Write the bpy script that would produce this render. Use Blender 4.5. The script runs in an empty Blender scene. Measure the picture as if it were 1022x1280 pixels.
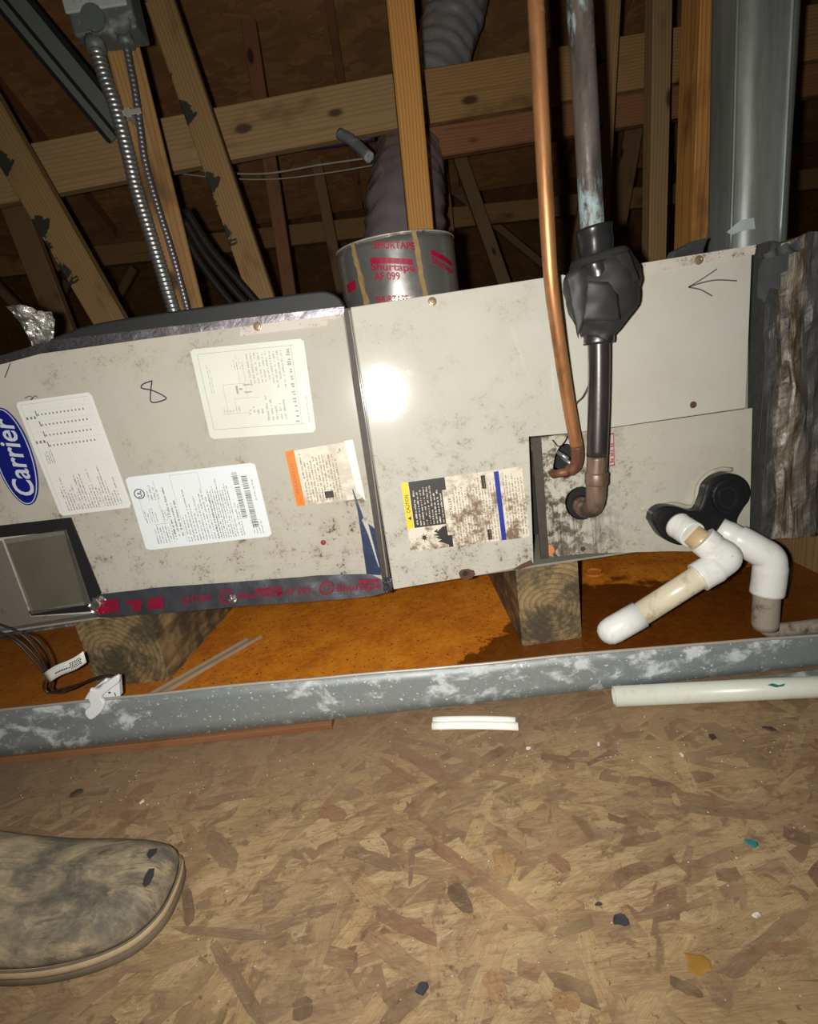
import bpy, math, random
from math import radians, sin, cos, pi, sqrt, tan, atan2
from mathutils import Vector, Matrix, noise

# ------------------------------------------------------------------ camera, world, flash, exposure
SC = bpy.context.scene
COL = SC.collection
FPX, CX, CY = 640.0, 511.0, 640.0
PITCH, ROLL = radians(16), radians(8.4)
CAM = Vector((0, -.92, .60))
FWD = Vector((0, cos(PITCH), -sin(PITCH)))
R0 = Vector((1, 0, 0))
U0 = Vector((0, sin(PITCH), cos(PITCH)))
cam = bpy.data.cameras.new('camera')
cam_o = bpy.data.objects.new('camera', cam)
COL.objects.link(cam_o)
cam.sensor_fit = 'VERTICAL'
cam.sensor_height = 36
cam.lens = FPX / 1280 * 36
cam.clip_start = .01
rx = R0 * cos(ROLL) - U0 * sin(ROLL)            # image right
up = U0 * cos(ROLL) + R0 * sin(ROLL)            # image up
cam_o.matrix_world = Matrix(((rx.x, up.x, -FWD.x, CAM.x), (rx.y, up.y, -FWD.y, CAM.y), (rx.z, up.z, -FWD.z, CAM.z), (0, 0, 0, 1)))
SC.camera = cam_o
SC.render.resolution_x, SC.render.resolution_y = 1022, 1280

world = bpy.data.worlds.new('attic_dark')
SC.world = world
world.use_nodes = True
world.node_tree.nodes['Background'].inputs[0].default_value = (1, .8, .55, 1)
world.node_tree.nodes['Background'].inputs[1].default_value = .008

flash = bpy.data.lights.new('phone_flash', 'SPOT')
flash.energy = 50
flash.color = (1, .965, .90)
flash.spot_size = radians(165)
flash.spot_blend = 1
flash.shadow_soft_size = .008
flash_o = bpy.data.objects.new('phone_flash', flash)
COL.objects.link(flash_o)
flash_o.location = (-.034, -.922, .605)
flash_o.rotation_euler = (Vector((0, cos(radians(7)), -sin(radians(7))))).to_track_quat('-Z', 'Y').to_euler()

SC.view_settings.view_transform = 'Standard'
SC.view_settings.look = 'None'
SC.view_settings.gamma = 1
SC.view_settings.exposure = 0
SC.view_settings.use_curve_mapping = False

# ------------------------------------------------------------------ rays: photo pixel -> point on a plane of the scene
def ray(u, v):
    a = (u - CX) / FPX
    b = (v - CY) / FPX
    s, c = sin(ROLL), cos(ROLL)
    return FWD + R0 * (a * c - b * s) - U0 * (a * s + b * c)

def on_y(u, v, Y):
    d = ray(u, v)
    return CAM + d * ((Y - CAM.y) / d.y)

def on_z(u, v, Z):
    d = ray(u, v)
    return CAM + d * ((Z - CAM.z) / d.z)

TILT = radians(-2.8)                            # the unit's front leans back a little at the top
PO = Vector((0, 0, .2))
PX = Vector((1, 0, 0))
PZ = Vector((0, -sin(TILT), cos(TILT)))
PN = Vector((0, -cos(TILT), -sin(TILT)))

def pc(u, v, d=0.0):                            # pixel -> coordinates (x, z) in the front plane, offset d
    q = PO + PN * d
    r = ray(u, v)
    p = CAM + r * ((q - CAM).dot(PN) / r.dot(PN))
    return (p.x, (p - PO).dot(PZ))

def W(x, z, d=0.0):
    return PO + PX * x + PZ * z + PN * d

def pp(u, v, d=0.0):
    return W(*pc(u, v, d), d)

# ------------------------------------------------------------------ mesh helpers
def obj(name, verts, faces, mat, parent=None, smooth=False, uvs=None):
    off = parent['_at'] if parent is not None else None
    ox = Vector(off) if off is not None else Vector((0, 0, 0))
    me = bpy.data.meshes.new(name)
    me.from_pydata([tuple(Vector(v) - ox) for v in verts], [], faces)
    me.update()
    if mat is not None:
        me.materials.append(mat)
    if smooth:
        me.polygons.foreach_set('use_smooth', [True] * len(me.polygons))
    o = bpy.data.objects.new(name, me)
    COL.objects.link(o)
    if parent is not None:
        o.parent = parent
        o['_at'] = tuple(ox)
    else:
        o['_at'] = (0, 0, 0)
    return o

def recenter(o):                                # put a top-level mesh's origin at its base
    me = o.data
    xs = [v.co for v in me.vertices]
    c = Vector((sum(v.x for v in xs) / len(xs), sum(v.y for v in xs) / len(xs), min(v.z for v in xs)))
    me.transform(Matrix.Translation(-c))
    o.location = c
    o['_at'] = tuple(c)
    return o

def thing(name, label, cat, at=(0, 0, 0), group=None):
    o = bpy.data.objects.new(name, None)
    COL.objects.link(o)
    o.location = at
    o.empty_display_size = .05
    o['_at'] = tuple(at)
    return tag(o, label, cat, group)

def tag(o, label, cat, group=None):
    o['label'] = label
    o['category'] = cat
    if group:
        o['group'] = group
    return o

def bevel(o, w, seg=2, ang=35):
    m = o.modifiers.new('bevel', 'BEVEL')
    m.width = w
    m.segments = seg
    m.limit_method = 'ANGLE'
    m.angle_limit = radians(ang)
    return o

def box_vf(lo, hi):
    x0, y0, z0 = lo
    x1, y1, z1 = hi
    v = [(x0, y0, z0), (x1, y0, z0), (x1, y1, z0), (x0, y1, z0), (x0, y0, z1), (x1, y0, z1), (x1, y1, z1), (x0, y1, z1)]
    f = [(0, 3, 2, 1), (4, 5, 6, 7), (0, 1, 5, 4), (1, 2, 6, 5), (2, 3, 7, 6), (3, 0, 4, 7)]
    return v, f

class MB:
    def __init__(s):
        s.v, s.f = [], []
    def add(s, vf):
        n = len(s.v)
        s.v += [Vector(q) for q in vf[0]]
        s.f += [tuple(i + n for i in f) for f in vf[1]]
        return s
    def box(s, lo, hi):
        return s.add(box_vf(lo, hi))
    def map(s, fn):
        s.v = [fn(q) for q in s.v]
        return s
    def build(s, name, mat, parent=None, smooth=False):
        return obj(name, s.v, s.f, mat, parent, smooth)

def fill2d(loops, thick, bev=0.0):              # filled 2-D outlines (with holes), extruded
    cu = bpy.data.curves.new('outline', 'CURVE')
    cu.dimensions = '2D'
    cu.fill_mode = 'BOTH'
    cu.extrude = thick / 2
    if bev:
        cu.bevel_depth = bev
        cu.bevel_resolution = 2
        cu.offset = -bev
        cu.extrude = max(thick / 2 - bev, 1e-5)
    for lp in loops:
        sp = cu.splines.new('POLY')
        sp.points.add(len(lp) - 1)
        for i, (x, y) in enumerate(lp):
            sp.points[i].co = (x, y, 0, 1)
        sp.use_cyclic_u = True
    return curve_vf(cu)

def curve_vf(cu):
    ob = bpy.data.objects.new('tmp', cu)
    COL.objects.link(ob)
    dg = bpy.context.evaluated_depsgraph_get()
    ev = ob.evaluated_get(dg)
    me = ev.to_mesh()
    v = [p.co.copy() for p in me.vertices]
    f = [tuple(p.vertices) for p in me.polygons]
    ev.to_mesh_clear()
    bpy.data.objects.remove(ob)
    bpy.data.curves.remove(cu)
    return v, f

def plate(name, loops_px, d0, d1, mat, parent=None, bev=0.0, world2d=False):
    """sheet lying parallel to the unit's front, front face at offset d1, back at d0"""
    loops = [lp if world2d else [pc(u, v, d1) for u, v in lp] for lp in loops_px]
    v, f = fill2d(loops, d1 - d0, bev)
    m = (d0 + d1) / 2
    return obj(name, [W(q.x, q.y, m + q.z) for q in v], f, mat, parent)

def text2d(s, shear=0.0, bold=0.0, space=1.0):
    cu = bpy.data.curves.new('txt', 'FONT')
    cu.body = s
    cu.shear = shear
    cu.offset = bold
    cu.space_character = space
    cu.resolution_u = 3
    v, f = curve_vf(cu)
    x0, x1 = min(q.x for q in v), max(q.x for q in v)
    y0, y1 = min(q.y for q in v), max(q.y for q in v)
    return [((q.x - x0) / (x1 - x0), (q.y - y0) / (y1 - y0)) for q in v], f

def catmull(pts, n=8):
    pts = [Vector(p) for p in pts]
    out = []
    P = [pts[0] * 2 - pts[1]] + pts + [pts[-1] * 2 - pts[-2]]
    for i in range(1, len(P) - 2):
        for k in range(n):
            t = k / n
            a, b, c, d = P[i - 1], P[i], P[i + 1], P[i + 2]
            out.append(.5 * ((2 * b) + (c - a) * t + (2 * a - 5 * b + 4 * c - d) * t * t + (3 * b - a - 3 * c + d) * t ** 3))
    out.append(pts[-1])
    return out

def resample(pts, step):
    L = [0]
    for a, b in zip(pts, pts[1:]):
        L.append(L[-1] + (b - a).length)
    n = max(2, int(L[-1] / step))
    out, j = [], 0
    for i in range(n + 1):
        t = L[-1] * i / n
        while j < len(L) - 2 and L[j + 1] < t:
            j += 1
        k = (t - L[j]) / max(L[j + 1] - L[j], 1e-9)
        out.append(pts[j].lerp(pts[j + 1], k))
    return out

def tube_vf(pts, rad, seg=16, cap=True, disp=None, hollow=0):
    pts = [Vector(p) for p in pts]
    n = len(pts)
    r = (lambda i: rad) if not callable(rad) else rad
    t0 = (pts[1] - pts[0]).normalized()
    a = t0.orthogonal().normalized()
    v, f = [], []
    for i, p in enumerate(pts):
        t = (pts[min(i + 1, n - 1)] - pts[max(i - 1, 0)]).normalized()
        a = (a - t * a.dot(t)).normalized()
        b = t.cross(a)
        for k in range(seg):
            an = 2 * pi * k / seg
            q = a * cos(an) + b * sin(an)
            rr = r(i)
            if disp:
                rr += disp(p, q, i)
            v.append(p + q * rr)
    for i in range(n - 1):
        for k in range(seg):
            k2 = (k + 1) % seg
            f.append((i * seg + k, i * seg + k2, (i + 1) * seg + k2, (i + 1) * seg + k))
    if cap:
        f.append(tuple(reversed(range(seg))))
        f.append(tuple(range((n - 1) * seg, n * seg)))
    return v, f

def tube(name, pts, rad, mat, parent=None, seg=16, cap=True, disp=None):
    v, f = tube_vf(pts, rad, seg, cap, disp)
    o = obj(name, v, f, mat, parent, True)
    if cap:
        for p in o.data.polygons:
            if len(p.vertices) > 4:
                p.use_smooth = False
    return o

def grid_sheet(top, bot, rows, disp=None, thick=0.0):
    """strip between two point lists (same length)"""
    n = len(top)
    v, f = [], []
    for j in range(rows + 1):
        for i in range(n):
            p = top[i].lerp(bot[i], j / rows)
            if disp:
                p = p + disp(p, i, j)
            v.append(p)
    for j in range(rows):
        for i in range(n - 1):
            f.append((j * n + i, (j + 1) * n + i, (j + 1) * n + i + 1, j * n + i + 1))
    return v, f

def lerp_line(pts, n):                          # n+1 points along a pixel polyline
    pts = [Vector((p[0], p[1], 0)) for p in pts]
    L = [0]
    for a, b in zip(pts, pts[1:]):
        L.append(L[-1] + (b - a).length)
    out, j = [], 0
    for i in range(n + 1):
        t = L[-1] * i / n
        while j < len(L) - 2 and L[j + 1] < t:
            j += 1
        out.append(pts[j].lerp(pts[j + 1], (t - L[j]) / max(L[j + 1] - L[j], 1e-9)))
    return [(p.x, p.y) for p in out]

# ------------------------------------------------------------------ materials
class N:
    """small wrapper for building node materials"""
    def __init__(s, name):
        s.mat = bpy.data.materials.new(name)
        s.mat.use_nodes = True
        s.t = s.mat.node_tree
        s.bsdf = s.t.nodes['Principled BSDF']
    def node(s, typ, **kw):
        n = s.t.nodes.new(typ)
        for k, v in kw.items():
            setattr(n, k, v)
        return n
    def put(s, sock, val):
        if hasattr(val, 'is_output'):
            s.t.links.new(val, sock)
        elif val is not None:
            if hasattr(sock.default_value, '__len__') and not hasattr(val, '__len__'):
                val = [val] * len(sock.default_value)
            if hasattr(val, '__len__') and len(sock.default_value) == 4 and len(val) == 3:
                val = (*val, 1)
            sock.default_value = val
    def m(s, op, a, b=0.0, c=None):
        n = s.node('ShaderNodeMath', operation=op)
        s.put(n.inputs[0], a)
        s.put(n.inputs[1], b)
        if c is not None:
            s.put(n.inputs[2], c)
        return n.outputs[0]
    def coord(s, kind='Object'):
        if kind == 'Position':
            return s.node('ShaderNodeNewGeometry').outputs['Position']
        return s.node('ShaderNodeTexCoord').outputs[kind]
    def mapping(s, vec, scale=(1, 1, 1), rot=(0, 0, 0), loc=(0, 0, 0)):
        n = s.node('ShaderNodeMapping')
        s.put(n.inputs['Vector'], vec)
        s.put(n.inputs['Scale'], scale)
        s.put(n.inputs['Rotation'], rot)
        s.put(n.inputs['Location'], loc)
        return n.outputs[0]
    def noise(s, vec, scale, detail=4, rough=.55, dist=0.0, out=0):
        n = s.node('ShaderNodeTexNoise')
        s.put(n.inputs['Vector'], vec)
        n.inputs['Scale'].default_value = scale
        n.inputs['Detail'].default_value = detail
        n.inputs['Roughness'].default_value = rough
        n.inputs['Distortion'].default_value = dist
        return n.outputs[out]
    def voro(s, vec, scale, feature='F1', out='Color', rnd=1.0):
        n = s.node('ShaderNodeTexVoronoi', feature=feature)
        s.put(n.inputs['Vector'], vec)
        n.inputs['Scale'].default_value = scale
        n.inputs['Randomness'].default_value = rnd
        return n.outputs[out]
    def ramp(s, fac, stops, interp='LINEAR'):
        n = s.node('ShaderNodeValToRGB')
        n.color_ramp.interpolation = interp
        e = n.color_ramp.elements
        while len(e) < len(stops):
            e.new(.5)
        for i, (p, c) in enumerate(stops):
            e[i].position = p
            e[i].color = (c, c, c, 1) if not hasattr(c, '__len__') else (*c, 1)
        s.put(n.inputs[0], fac)
        return n.outputs[0]
    def step(s, fac, lo, hi):
        n = s.node('ShaderNodeMapRange', interpolation_type='SMOOTHSTEP')
        s.put(n.inputs['Value'], fac)
        s.put(n.inputs['From Min'], lo)
        s.put(n.inputs['From Max'], hi)
        return n.outputs[0]
    def mix(s, fac, a, b, mode='MIX'):
        n = s.node('ShaderNodeMix', data_type='RGBA', blend_type=mode)
        s.put(n.inputs[0], fac)
        s.put(n.inputs[6], a)
        s.put(n.inputs[7], b)
        return n.outputs[2]
    def xyz(s, vec):
        n = s.node('ShaderNodeSeparateXYZ')
        s.put(n.inputs[0], vec)
        return n.outputs
    def rand(s):
        return s.node('ShaderNodeObjectInfo').outputs['Random']
    def vadd(s, a, b):
        n = s.node('ShaderNodeVectorMath', operation='ADD')
        s.put(n.inputs[0], a)
        s.put(n.inputs[1], b)
        return n.outputs[0]
    def comb(s, x=0, y=0, z=0):
        n = s.node('ShaderNodeCombineXYZ')
        s.put(n.inputs[0], x)
        s.put(n.inputs[1], y)
        s.put(n.inputs[2], z)
        return n.outputs[0]
    def done(s, col, rough=.5, metal=0.0, bump=None, bs=.3, bd=.002, spec=None, trans=None, alpha=None, ior=None):
        s.put(s.bsdf.inputs['Base Color'], col)
        s.put(s.bsdf.inputs['Roughness'], rough)
        s.put(s.bsdf.inputs['Metallic'], metal)
        if spec is not None:
            s.put(s.bsdf.inputs['Specular IOR Level'], spec)
        if trans is not None:
            s.put(s.bsdf.inputs['Transmission Weight'], trans)
        if alpha is not None:
            s.put(s.bsdf.inputs['Alpha'], alpha)
        if ior is not None:
            s.put(s.bsdf.inputs['IOR'], ior)
        if bump is not None:
            b = s.node('ShaderNodeBump')
            b.inputs['Strength'].default_value = bs
            b.inputs['Distance'].default_value = bd
            s.put(b.inputs['Height'], bump)
            s.put(s.bsdf.inputs['Normal'], b.outputs[0])
        return s.mat

def simple(name, col, rough=.5, metal=0.0, var=.12, scale=40, bumps=.15, **kw):
    n = N(name)
    f = n.noise(n.coord(), scale, 5)
    lo = [c * (1 - var) for c in col]
    hi = [min(1, c * (1 + var)) for c in col]
    return n.done(n.mix(f, lo, hi), rough, metal, bump=f, bs=bumps, bd=.001, **kw)

def lumber(name, light, dark, ringscale=55, stain=None, rough=.75, knots=True):
    n = N(name)
    c = n.coord()
    r = n.rand()
    x, y, z = n.xyz(c)[:3]
    ox = n.m('MULTIPLY', r, .13)
    oy = n.m('MULTIPLY', r, -.07)
    wv = n.noise(n.mapping(c, (6, 6, 1.2)), 1.0, 3)
    wv2 = n.noise(n.vadd(n.mapping(c, (3, 3, .8)), n.comb(r, r, r)), 1.6, 2)
    dx = n.m('ADD', n.m('SUBTRACT', x, n.m('SUBTRACT', ox, .02)), n.m('MULTIPLY', n.m('SUBTRACT', wv, .5), .03))
    dy = n.m('ADD', n.m('SUBTRACT', y, oy), n.m('MULTIPLY', n.m('SUBTRACT', wv2, .5), .035))
    d = n.m('SQRT', n.m('ADD', n.m('MULTIPLY', dx, dx), n.m('MULTIPLY', dy, dy)))
    ring = n.m('FRACT', n.m('MULTIPLY', d, ringscale * 2))
    ringc = n.ramp(ring, [(0, light), (.55, [a * .85 + b * .15 for a, b in zip(light, dark)]), (.9, dark), (1, light)])
    fine = n.noise(n.mapping(c, (220, 220, 4)), 1.0, 3)
    col = n.mix(.75, n.mix(.5, light, dark), ringc)
    col = n.mix(n.m('MULTIPLY', fine, .35), col, dark)
    big = n.noise(n.vadd(n.mapping(c, (9, 9, 5)), n.comb(n.m('MULTIPLY', r, 40), 0, 0)), 1.0, 3)
    col = n.mix(n.step(big, .55, .8), col, [q * .55 for q in dark])
    if knots:
        k = n.voro(n.vadd(n.mapping(c, (9, 9, 4.2)), n.comb(n.m('MULTIPLY', r, 17), n.m('MULTIPLY', r, 9), n.m('MULTIPLY', r, 5))), 1.0, out='Distance')
        col = n.mix(n.step(k, .16, .08), col, [q * .28 for q in dark])
    if stain:
        sn = n.noise(n.mapping(c, (10, 10, 13)), 1.0, 4, .55, .3)
        sn = n.m('ADD', sn, n.m('MULTIPLY', x, stain[2]))
        if len(stain) > 3:
            sn = n.m('ADD', n.m('MULTIPLY', sn, .6), n.m('MULTIPLY', n.noise(n.mapping(c, (60, 60, 22)), 1.0, 5, .7), .4))
            col = n.mix(n.m('MULTIPLY', n.step(sn, stain[1] - stain[3], stain[1] + stain[3]), .88), col, stain[0])
        else:
            col = n.mix(n.step(sn, stain[1], stain[1] + .03), col, stain[0])
    return n.done(col, rough, bump=fine, bs=.25, bd=.001)

M = {}
M['wood_tan'] = lumber('sawn_pine_tan', (.46, .27, .10), (.27, .13, .04))
M['wood_orange'] = lumber('sawn_pine_orange', (.60, .30, .075), (.30, .115, .022), ringscale=70)
M['wood_dull'] = lumber('sawn_pine_dull', (.36, .23, .10), (.20, .11, .045))
M['wood_pale'] = lumber('sawn_pine_pale', (.50, .33, .15), (.35, .20, .08), ringscale=40)
M['wood_red'] = lumber('sawn_pine_reddish', (.36, .16, .065), (.20, .075, .03))
M['wood_stained'] = lumber('sawn_pine_with_black_stains', (.40, .25, .10), (.24, .13, .045), stain=((.03, .03, .018), .62, -2.6))
M['wood_block'] = lumber('weathered_block_wood', (.42, .30, .14), (.17, .105, .045), ringscale=45, stain=((.05, .042, .028), .49, 0.0, .09), knots=False)
M['wood_strip'] = lumber('reddish_brown_furring', (.30, .14, .06), (.16, .06, .022), knots=False)

def osb(name, layers=4, dark=1.0, coords='Object', warm=False):
    n = N(name)
    c = n.coord(coords)
    w = n.noise(c, 9, 3, out=1)
    wc = n.mix(.06, c, w)
    best_v, best_c = None, None
    for i in range(layers):
        rot = [.15, .75, -.55, 1.35, -1.1][i]
        mp = n.mapping(wc, (9 + i, 34 + 5 * i, 20), (0, 0, rot), (i * 3.7, i * 1.3, 0))
        cell = n.voro(mp, 1.0)
        h, g, b = n.node('ShaderNodeSeparateColor').outputs[:3]
        sep = h.node
        n.put(sep.inputs[0], cell)
        grain = n.noise(n.mapping(wc, (16, 260, 60), (0, 0, rot)), 1.0, 3)
        tone = n.m('ADD', n.m('MULTIPLY', g, .8), n.m('MULTIPLY', n.m('SUBTRACT', grain, .5), .55))
        if best_v is None:
            best_v, best_c = h, tone
        else:
            fac = n.m('GREATER_THAN', h, best_v)
            best_c = n.m('ADD', n.m('MULTIPLY', tone, fac), n.m('MULTIPLY', best_c, n.m('SUBTRACT', 1, fac)))
            best_v = n.m('MAXIMUM', h, best_v)
    k = dark
    col = n.ramp(best_c, [(0, (.10 * k, .045 * k, .018 * k)), (.2, (.22 * k, .115 * k, .05 * k)), (.45, (.36 * k, .225 * k, .095 * k)),
                          (.75, (.46 * k, .31 * k, .145 * k)), (1, (.56 * k, .42 * k, .24 * k))] if not warm else [(0, (.29, .13, .045)), (.5, (.40, .19, .065)), (1, (.48, .25, .095))])
    dirt = n.noise(c, 7, 6, .6)
    col = n.mix(n.step(dirt, .42, .68), col, (.24 * k, .16 * k, .09 * k) if not warm else (.30, .14, .048))
    return n.done(col, .8, bump=best_c, bs=.35, bd=.0015)

M['floor_osb'] = simple('dusty_floor_strand_board', (.20, .125, .068), .85, var=.35, scale=60, bumps=.4)
M['roof_osb'] = osb('roof_strand_board', 4, .62, warm=True)

def strand(name, attr, fixed=None, dk=1.0):
    n = N(name)
    uv = n.coord('UV')
    if attr:
        a = n.node('ShaderNodeAttribute', attribute_name='tone')
        tone = a.outputs['Fac']
    else:
        tone = n.rand()
    base = fixed or n.ramp(tone, [(0, (.10, .05, .026)), (.1, (.19, .105, .06)), (.28, (.27, .165, .088)), (.5, (.36, .235, .115)), (.8, (.43, .30, .145)), (1, (.49, .36, .20))])
    g = n.noise(n.vadd(n.mapping(uv, (5, 120, 1)), n.comb(0, n.m('MULTIPLY', tone, 91), tone)), 1.0, 5, .7)
    col = n.mix(n.step(g, .34, .68), n.mix(1, base, (.52, .47, .40), 'MULTIPLY'), base)
    pos = n.coord('Position')
    dust = n.noise(pos, 6, 7, .68, .4)
    dust2 = n.noise(pos, 30, 7, .72, .5)
    fib = n.noise(n.mapping(pos, (26, 120, 40), (0, 0, .35)), 1.0, 5, .7, .6)
    col = n.mix(n.m('MULTIPLY', n.step(dust, .34, .66), .50 * dk), col, (.345, .245, .135))
    col = n.mix(n.m('MULTIPLY', n.step(dust2, .42, .66), .45 * dk), col, (.28, .19, .105))
    col = n.mix(n.m('MULTIPLY', n.step(dust2, .54, .66), .8), col, (.15, .09, .05))
    col = n.mix(n.m('MULTIPLY', n.step(fib, .50, .66), .65), col, (.16, .095, .05))
    col = n.mix(n.m('MULTIPLY', n.step(fib, .42, .30), .35), col, (.50, .385, .22))
    fib2 = n.noise(n.mapping(pos, (30, 190, 40), (0, 0, -.75)), 1.0, 6, .75, .8)
    col = n.mix(n.m('MULTIPLY', n.step(fib2, .52, .64), .55), col, (.15, .085, .045))
    col = n.mix(n.m('MULTIPLY', n.step(fib2, .42, .33), .4), col, (.46, .34, .19))
    blot = n.noise(pos, 15, 5, .6, .6)
    col = n.mix(n.m('MULTIPLY', n.step(blot, .60, .66), .6), col, (.12, .065, .032))
    rb = n.noise(pos, 22, 5, .65, .8)
    col = n.mix(n.m('MULTIPLY', n.step(rb, .63, .68), .75), col, (.17, .07, .025))
    yl = n.noise(pos, 4, 3)
    col = n.mix(n.m('MULTIPLY', n.step(yl, .48, .66), .28), col, (.52, .385, .19))
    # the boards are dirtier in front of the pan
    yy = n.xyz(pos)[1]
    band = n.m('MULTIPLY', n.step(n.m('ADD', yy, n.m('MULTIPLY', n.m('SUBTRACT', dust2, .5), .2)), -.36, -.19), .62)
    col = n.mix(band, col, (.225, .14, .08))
    sp = n.noise(pos, 130, 3, .6)
    col = n.mix(n.m('MULTIPLY', n.step(sp, .64, .7), .7), col, (.09, .05, .025))
    return n.done(col, .8, bump=g, bs=.3, bd=.0006)

M['strand'] = strand('single_wood_strand', False)
M['strand_mass'] = strand('pressed_wood_strands', True)

def panel_mat(name, base, grime=.5, low=.30, rust=False, clean=None):
    """painted steel; specks of dirt and grease, more of them near the bottom of the cabinet"""
    n = N(name)
    p = n.coord('Position')
    x, y, z = n.xyz(p)[:3]
    big = n.noise(p, 5.5, 5, .6)
    mid = n.noise(p, 26, 6, .68)
    spk = n.noise(p, 150, 6, .8)
    fin = n.noise(p, 240, 3, .6)
    lowm = n.step(z, .52, low)
    region = n.m('ADD', n.m('MULTIPLY', lowm, .8), n.m('MULTIPLY', n.step(big, .42, .62), .7))
    if clean:                                  # the right-hand end stayed clean
        region = n.m('MULTIPLY', region, n.m('ADD', .12, n.m('MULTIPLY', n.step(x, clean[1], clean[0]), .88)))
    spots = n.m('MULTIPLY', n.step(n.m('ADD', n.m('MULTIPLY', spk, .6), n.m('MULTIPLY', mid, .45)), .57, .63), region)
    col = n.mix(n.m('MULTIPLY', n.step(big, .3, .75), .35), base, [b * k for b, k in zip(base, (.80, .76, .66))])
    film = n.m('MULTIPLY', n.step(mid, .42, .72), n.m('MULTIPLY', region, .30 * grime + .05))
    col = n.mix(film, col, (.26, .19, .12))
    col = n.mix(n.m('MULTIPLY', spots, .25 + .6 * grime), col, (.085, .06, .038))
    col = n.mix(n.m('MULTIPLY', n.m('MULTIPLY', n.step(fin, .66, .70), region), .8), col, (.10, .07, .045))
    if rust:                                   # mouldy mottling around the pipe openings and drips under them
        near = n.m('MULTIPLY', n.step(n.m('ADD', x, n.m('MULTIPLY', n.m('SUBTRACT', mid, .5), .3)), .44, .26), n.step(z, .56, .44))
        blot = n.noise(p, 34, 6, .7, .4)
        col = n.mix(n.m('MULTIPLY', n.step(blot, .44, .56), near), col, (.10, .078, .052))
        drip = n.noise(n.mapping(p, (170, 10, 7)), 1.0, 3)
        dm = n.m('MULTIPLY', n.m('MULTIPLY', n.step(z, .30, .27), n.step(x, .215, .26)), n.step(x, .42, .34))
        col = n.mix(n.m('MULTIPLY', n.m('MULTIPLY', n.step(drip, .44, .70), .8), dm), col, (.07, .05, .035))
        rust_m = n.m('MULTIPLY', n.step(x, .285, .235), n.step(z, .30, .20))
        col = n.mix(n.m('MULTIPLY', n.step(blot, .5, .62), rust_m), col, (.16, .055, .025))
    r = n.m('ADD', .115, n.m('MULTIPLY', n.m('MAXIMUM', spots, film), .22))
    return n.done(col, r)

M['panel'] = panel_mat('grey_painted_steel', (.49, .465, .40), .75)
M['panel_coil'] = panel_mat('pale_grey_painted_steel', (.55, .535, .475), .8, clean=(.16, .34))
M['panel_low'] = panel_mat('stained_grey_painted_steel', (.50, .48, .41), .85, rust=True, clean=(.36, .52))
M['casing'] = panel_mat('grey_casing_steel', (.30, .29, .25), .5)
M['skirt'] = panel_mat('dark_skirt_steel', (.17, .16, .135), .6)
M['flange'] = panel_mat('worn_flange_steel', (.62, .57, .50), .7, low=.7)
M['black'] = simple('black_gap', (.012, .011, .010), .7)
M['gap_shade'] = simple('black_gap_shade', (.006, .006, .006), .9)  # shade of the cabinet gap put into the colour
M['gasket'] = simple('black_gasket', (.016, .016, .016), .45)
M['brown_gasket'] = simple('brown_black_gasket', (.05, .04, .03), .6, var=.5, scale=60)
M['paper'] = simple('printed_label_paper', (.74, .74, .70), .5, var=.05, scale=12, bumps=.05)
M['paper_cool'] = simple('white_label_film', (.76, .80, .82), .35, var=.04, scale=10, bumps=.04)
M['paper_yellow'] = simple('yellowed_label_film', (.68, .69, .60), .4, var=.10, scale=14, bumps=.05)

def dirty_paper(name, base, amt):
    n = N(name)
    p = n.coord('Position')
    a = n.noise(p, 22, 6, .7, .5)
    b = n.noise(p, 90, 5, .75)
    z = n.xyz(p)[2]
    m = n.m('MULTIPLY', n.step(n.m('ADD', n.m('MULTIPLY', a, .7), n.m('MULTIPLY', b, .4)), .50, .66), n.m('ADD', amt * .35, n.m('MULTIPLY', n.step(z, .42, .30), amt)))
    return n.done(n.mix(m, base, (.20, .13, .075)), .55)
M['paper_dirty'] = dirty_paper('soiled_label_paper', (.72, .66, .55), .9)
M['paper_tan'] = dirty_paper('browned_label_paper', (.58, .47, .34), .7)
M['ink'] = simple('grey_print', (.20, .19, .18), .6, var=.1)
M['ink_soft'] = simple('pale_grey_print', (.36, .36, .35), .6, var=.1)
M['ink_black'] = simple('black_print', (.02, .018, .016), .5)
M['ink_brown'] = simple('brown_print', (.24, .15, .09), .6)
M['ink_orange'] = simple('orange_print', (.80, .20, .012), .45)
M['ink_yellow'] = simple('yellow_print', (.85, .60, .01), .45)
M['ink_blue'] = simple('blue_print', (.02, .04, .30), .4)
M['ink_red'] = simple('crimson_print', (.30, .006, .035), .4, var=.35, scale=90)
M['ink_crimson'] = simple('dull_crimson_print', (.21, .006, .03), .45, var=.45, scale=110)
M['ink_pink'] = simple('pink_red_print', (.30, .07, .08), .5)
M['logo_blue'] = simple('emblem_blue', (.008, .012, .16), .3, bumps=.02)
M['logo_rim'] = simple('emblem_blue_rim', (.02, .03, .17), .35, bumps=.02)
M['logo_white'] = simple('emblem_silver_white', (.55, .58, .66), .4, bumps=.02)
M['marker'] = simple('dark_marker_ink', (.035, .025, .05), .5)
M['marker_grey'] = simple('grey_marker_ink', (.10, .095, .07), .6)

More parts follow.
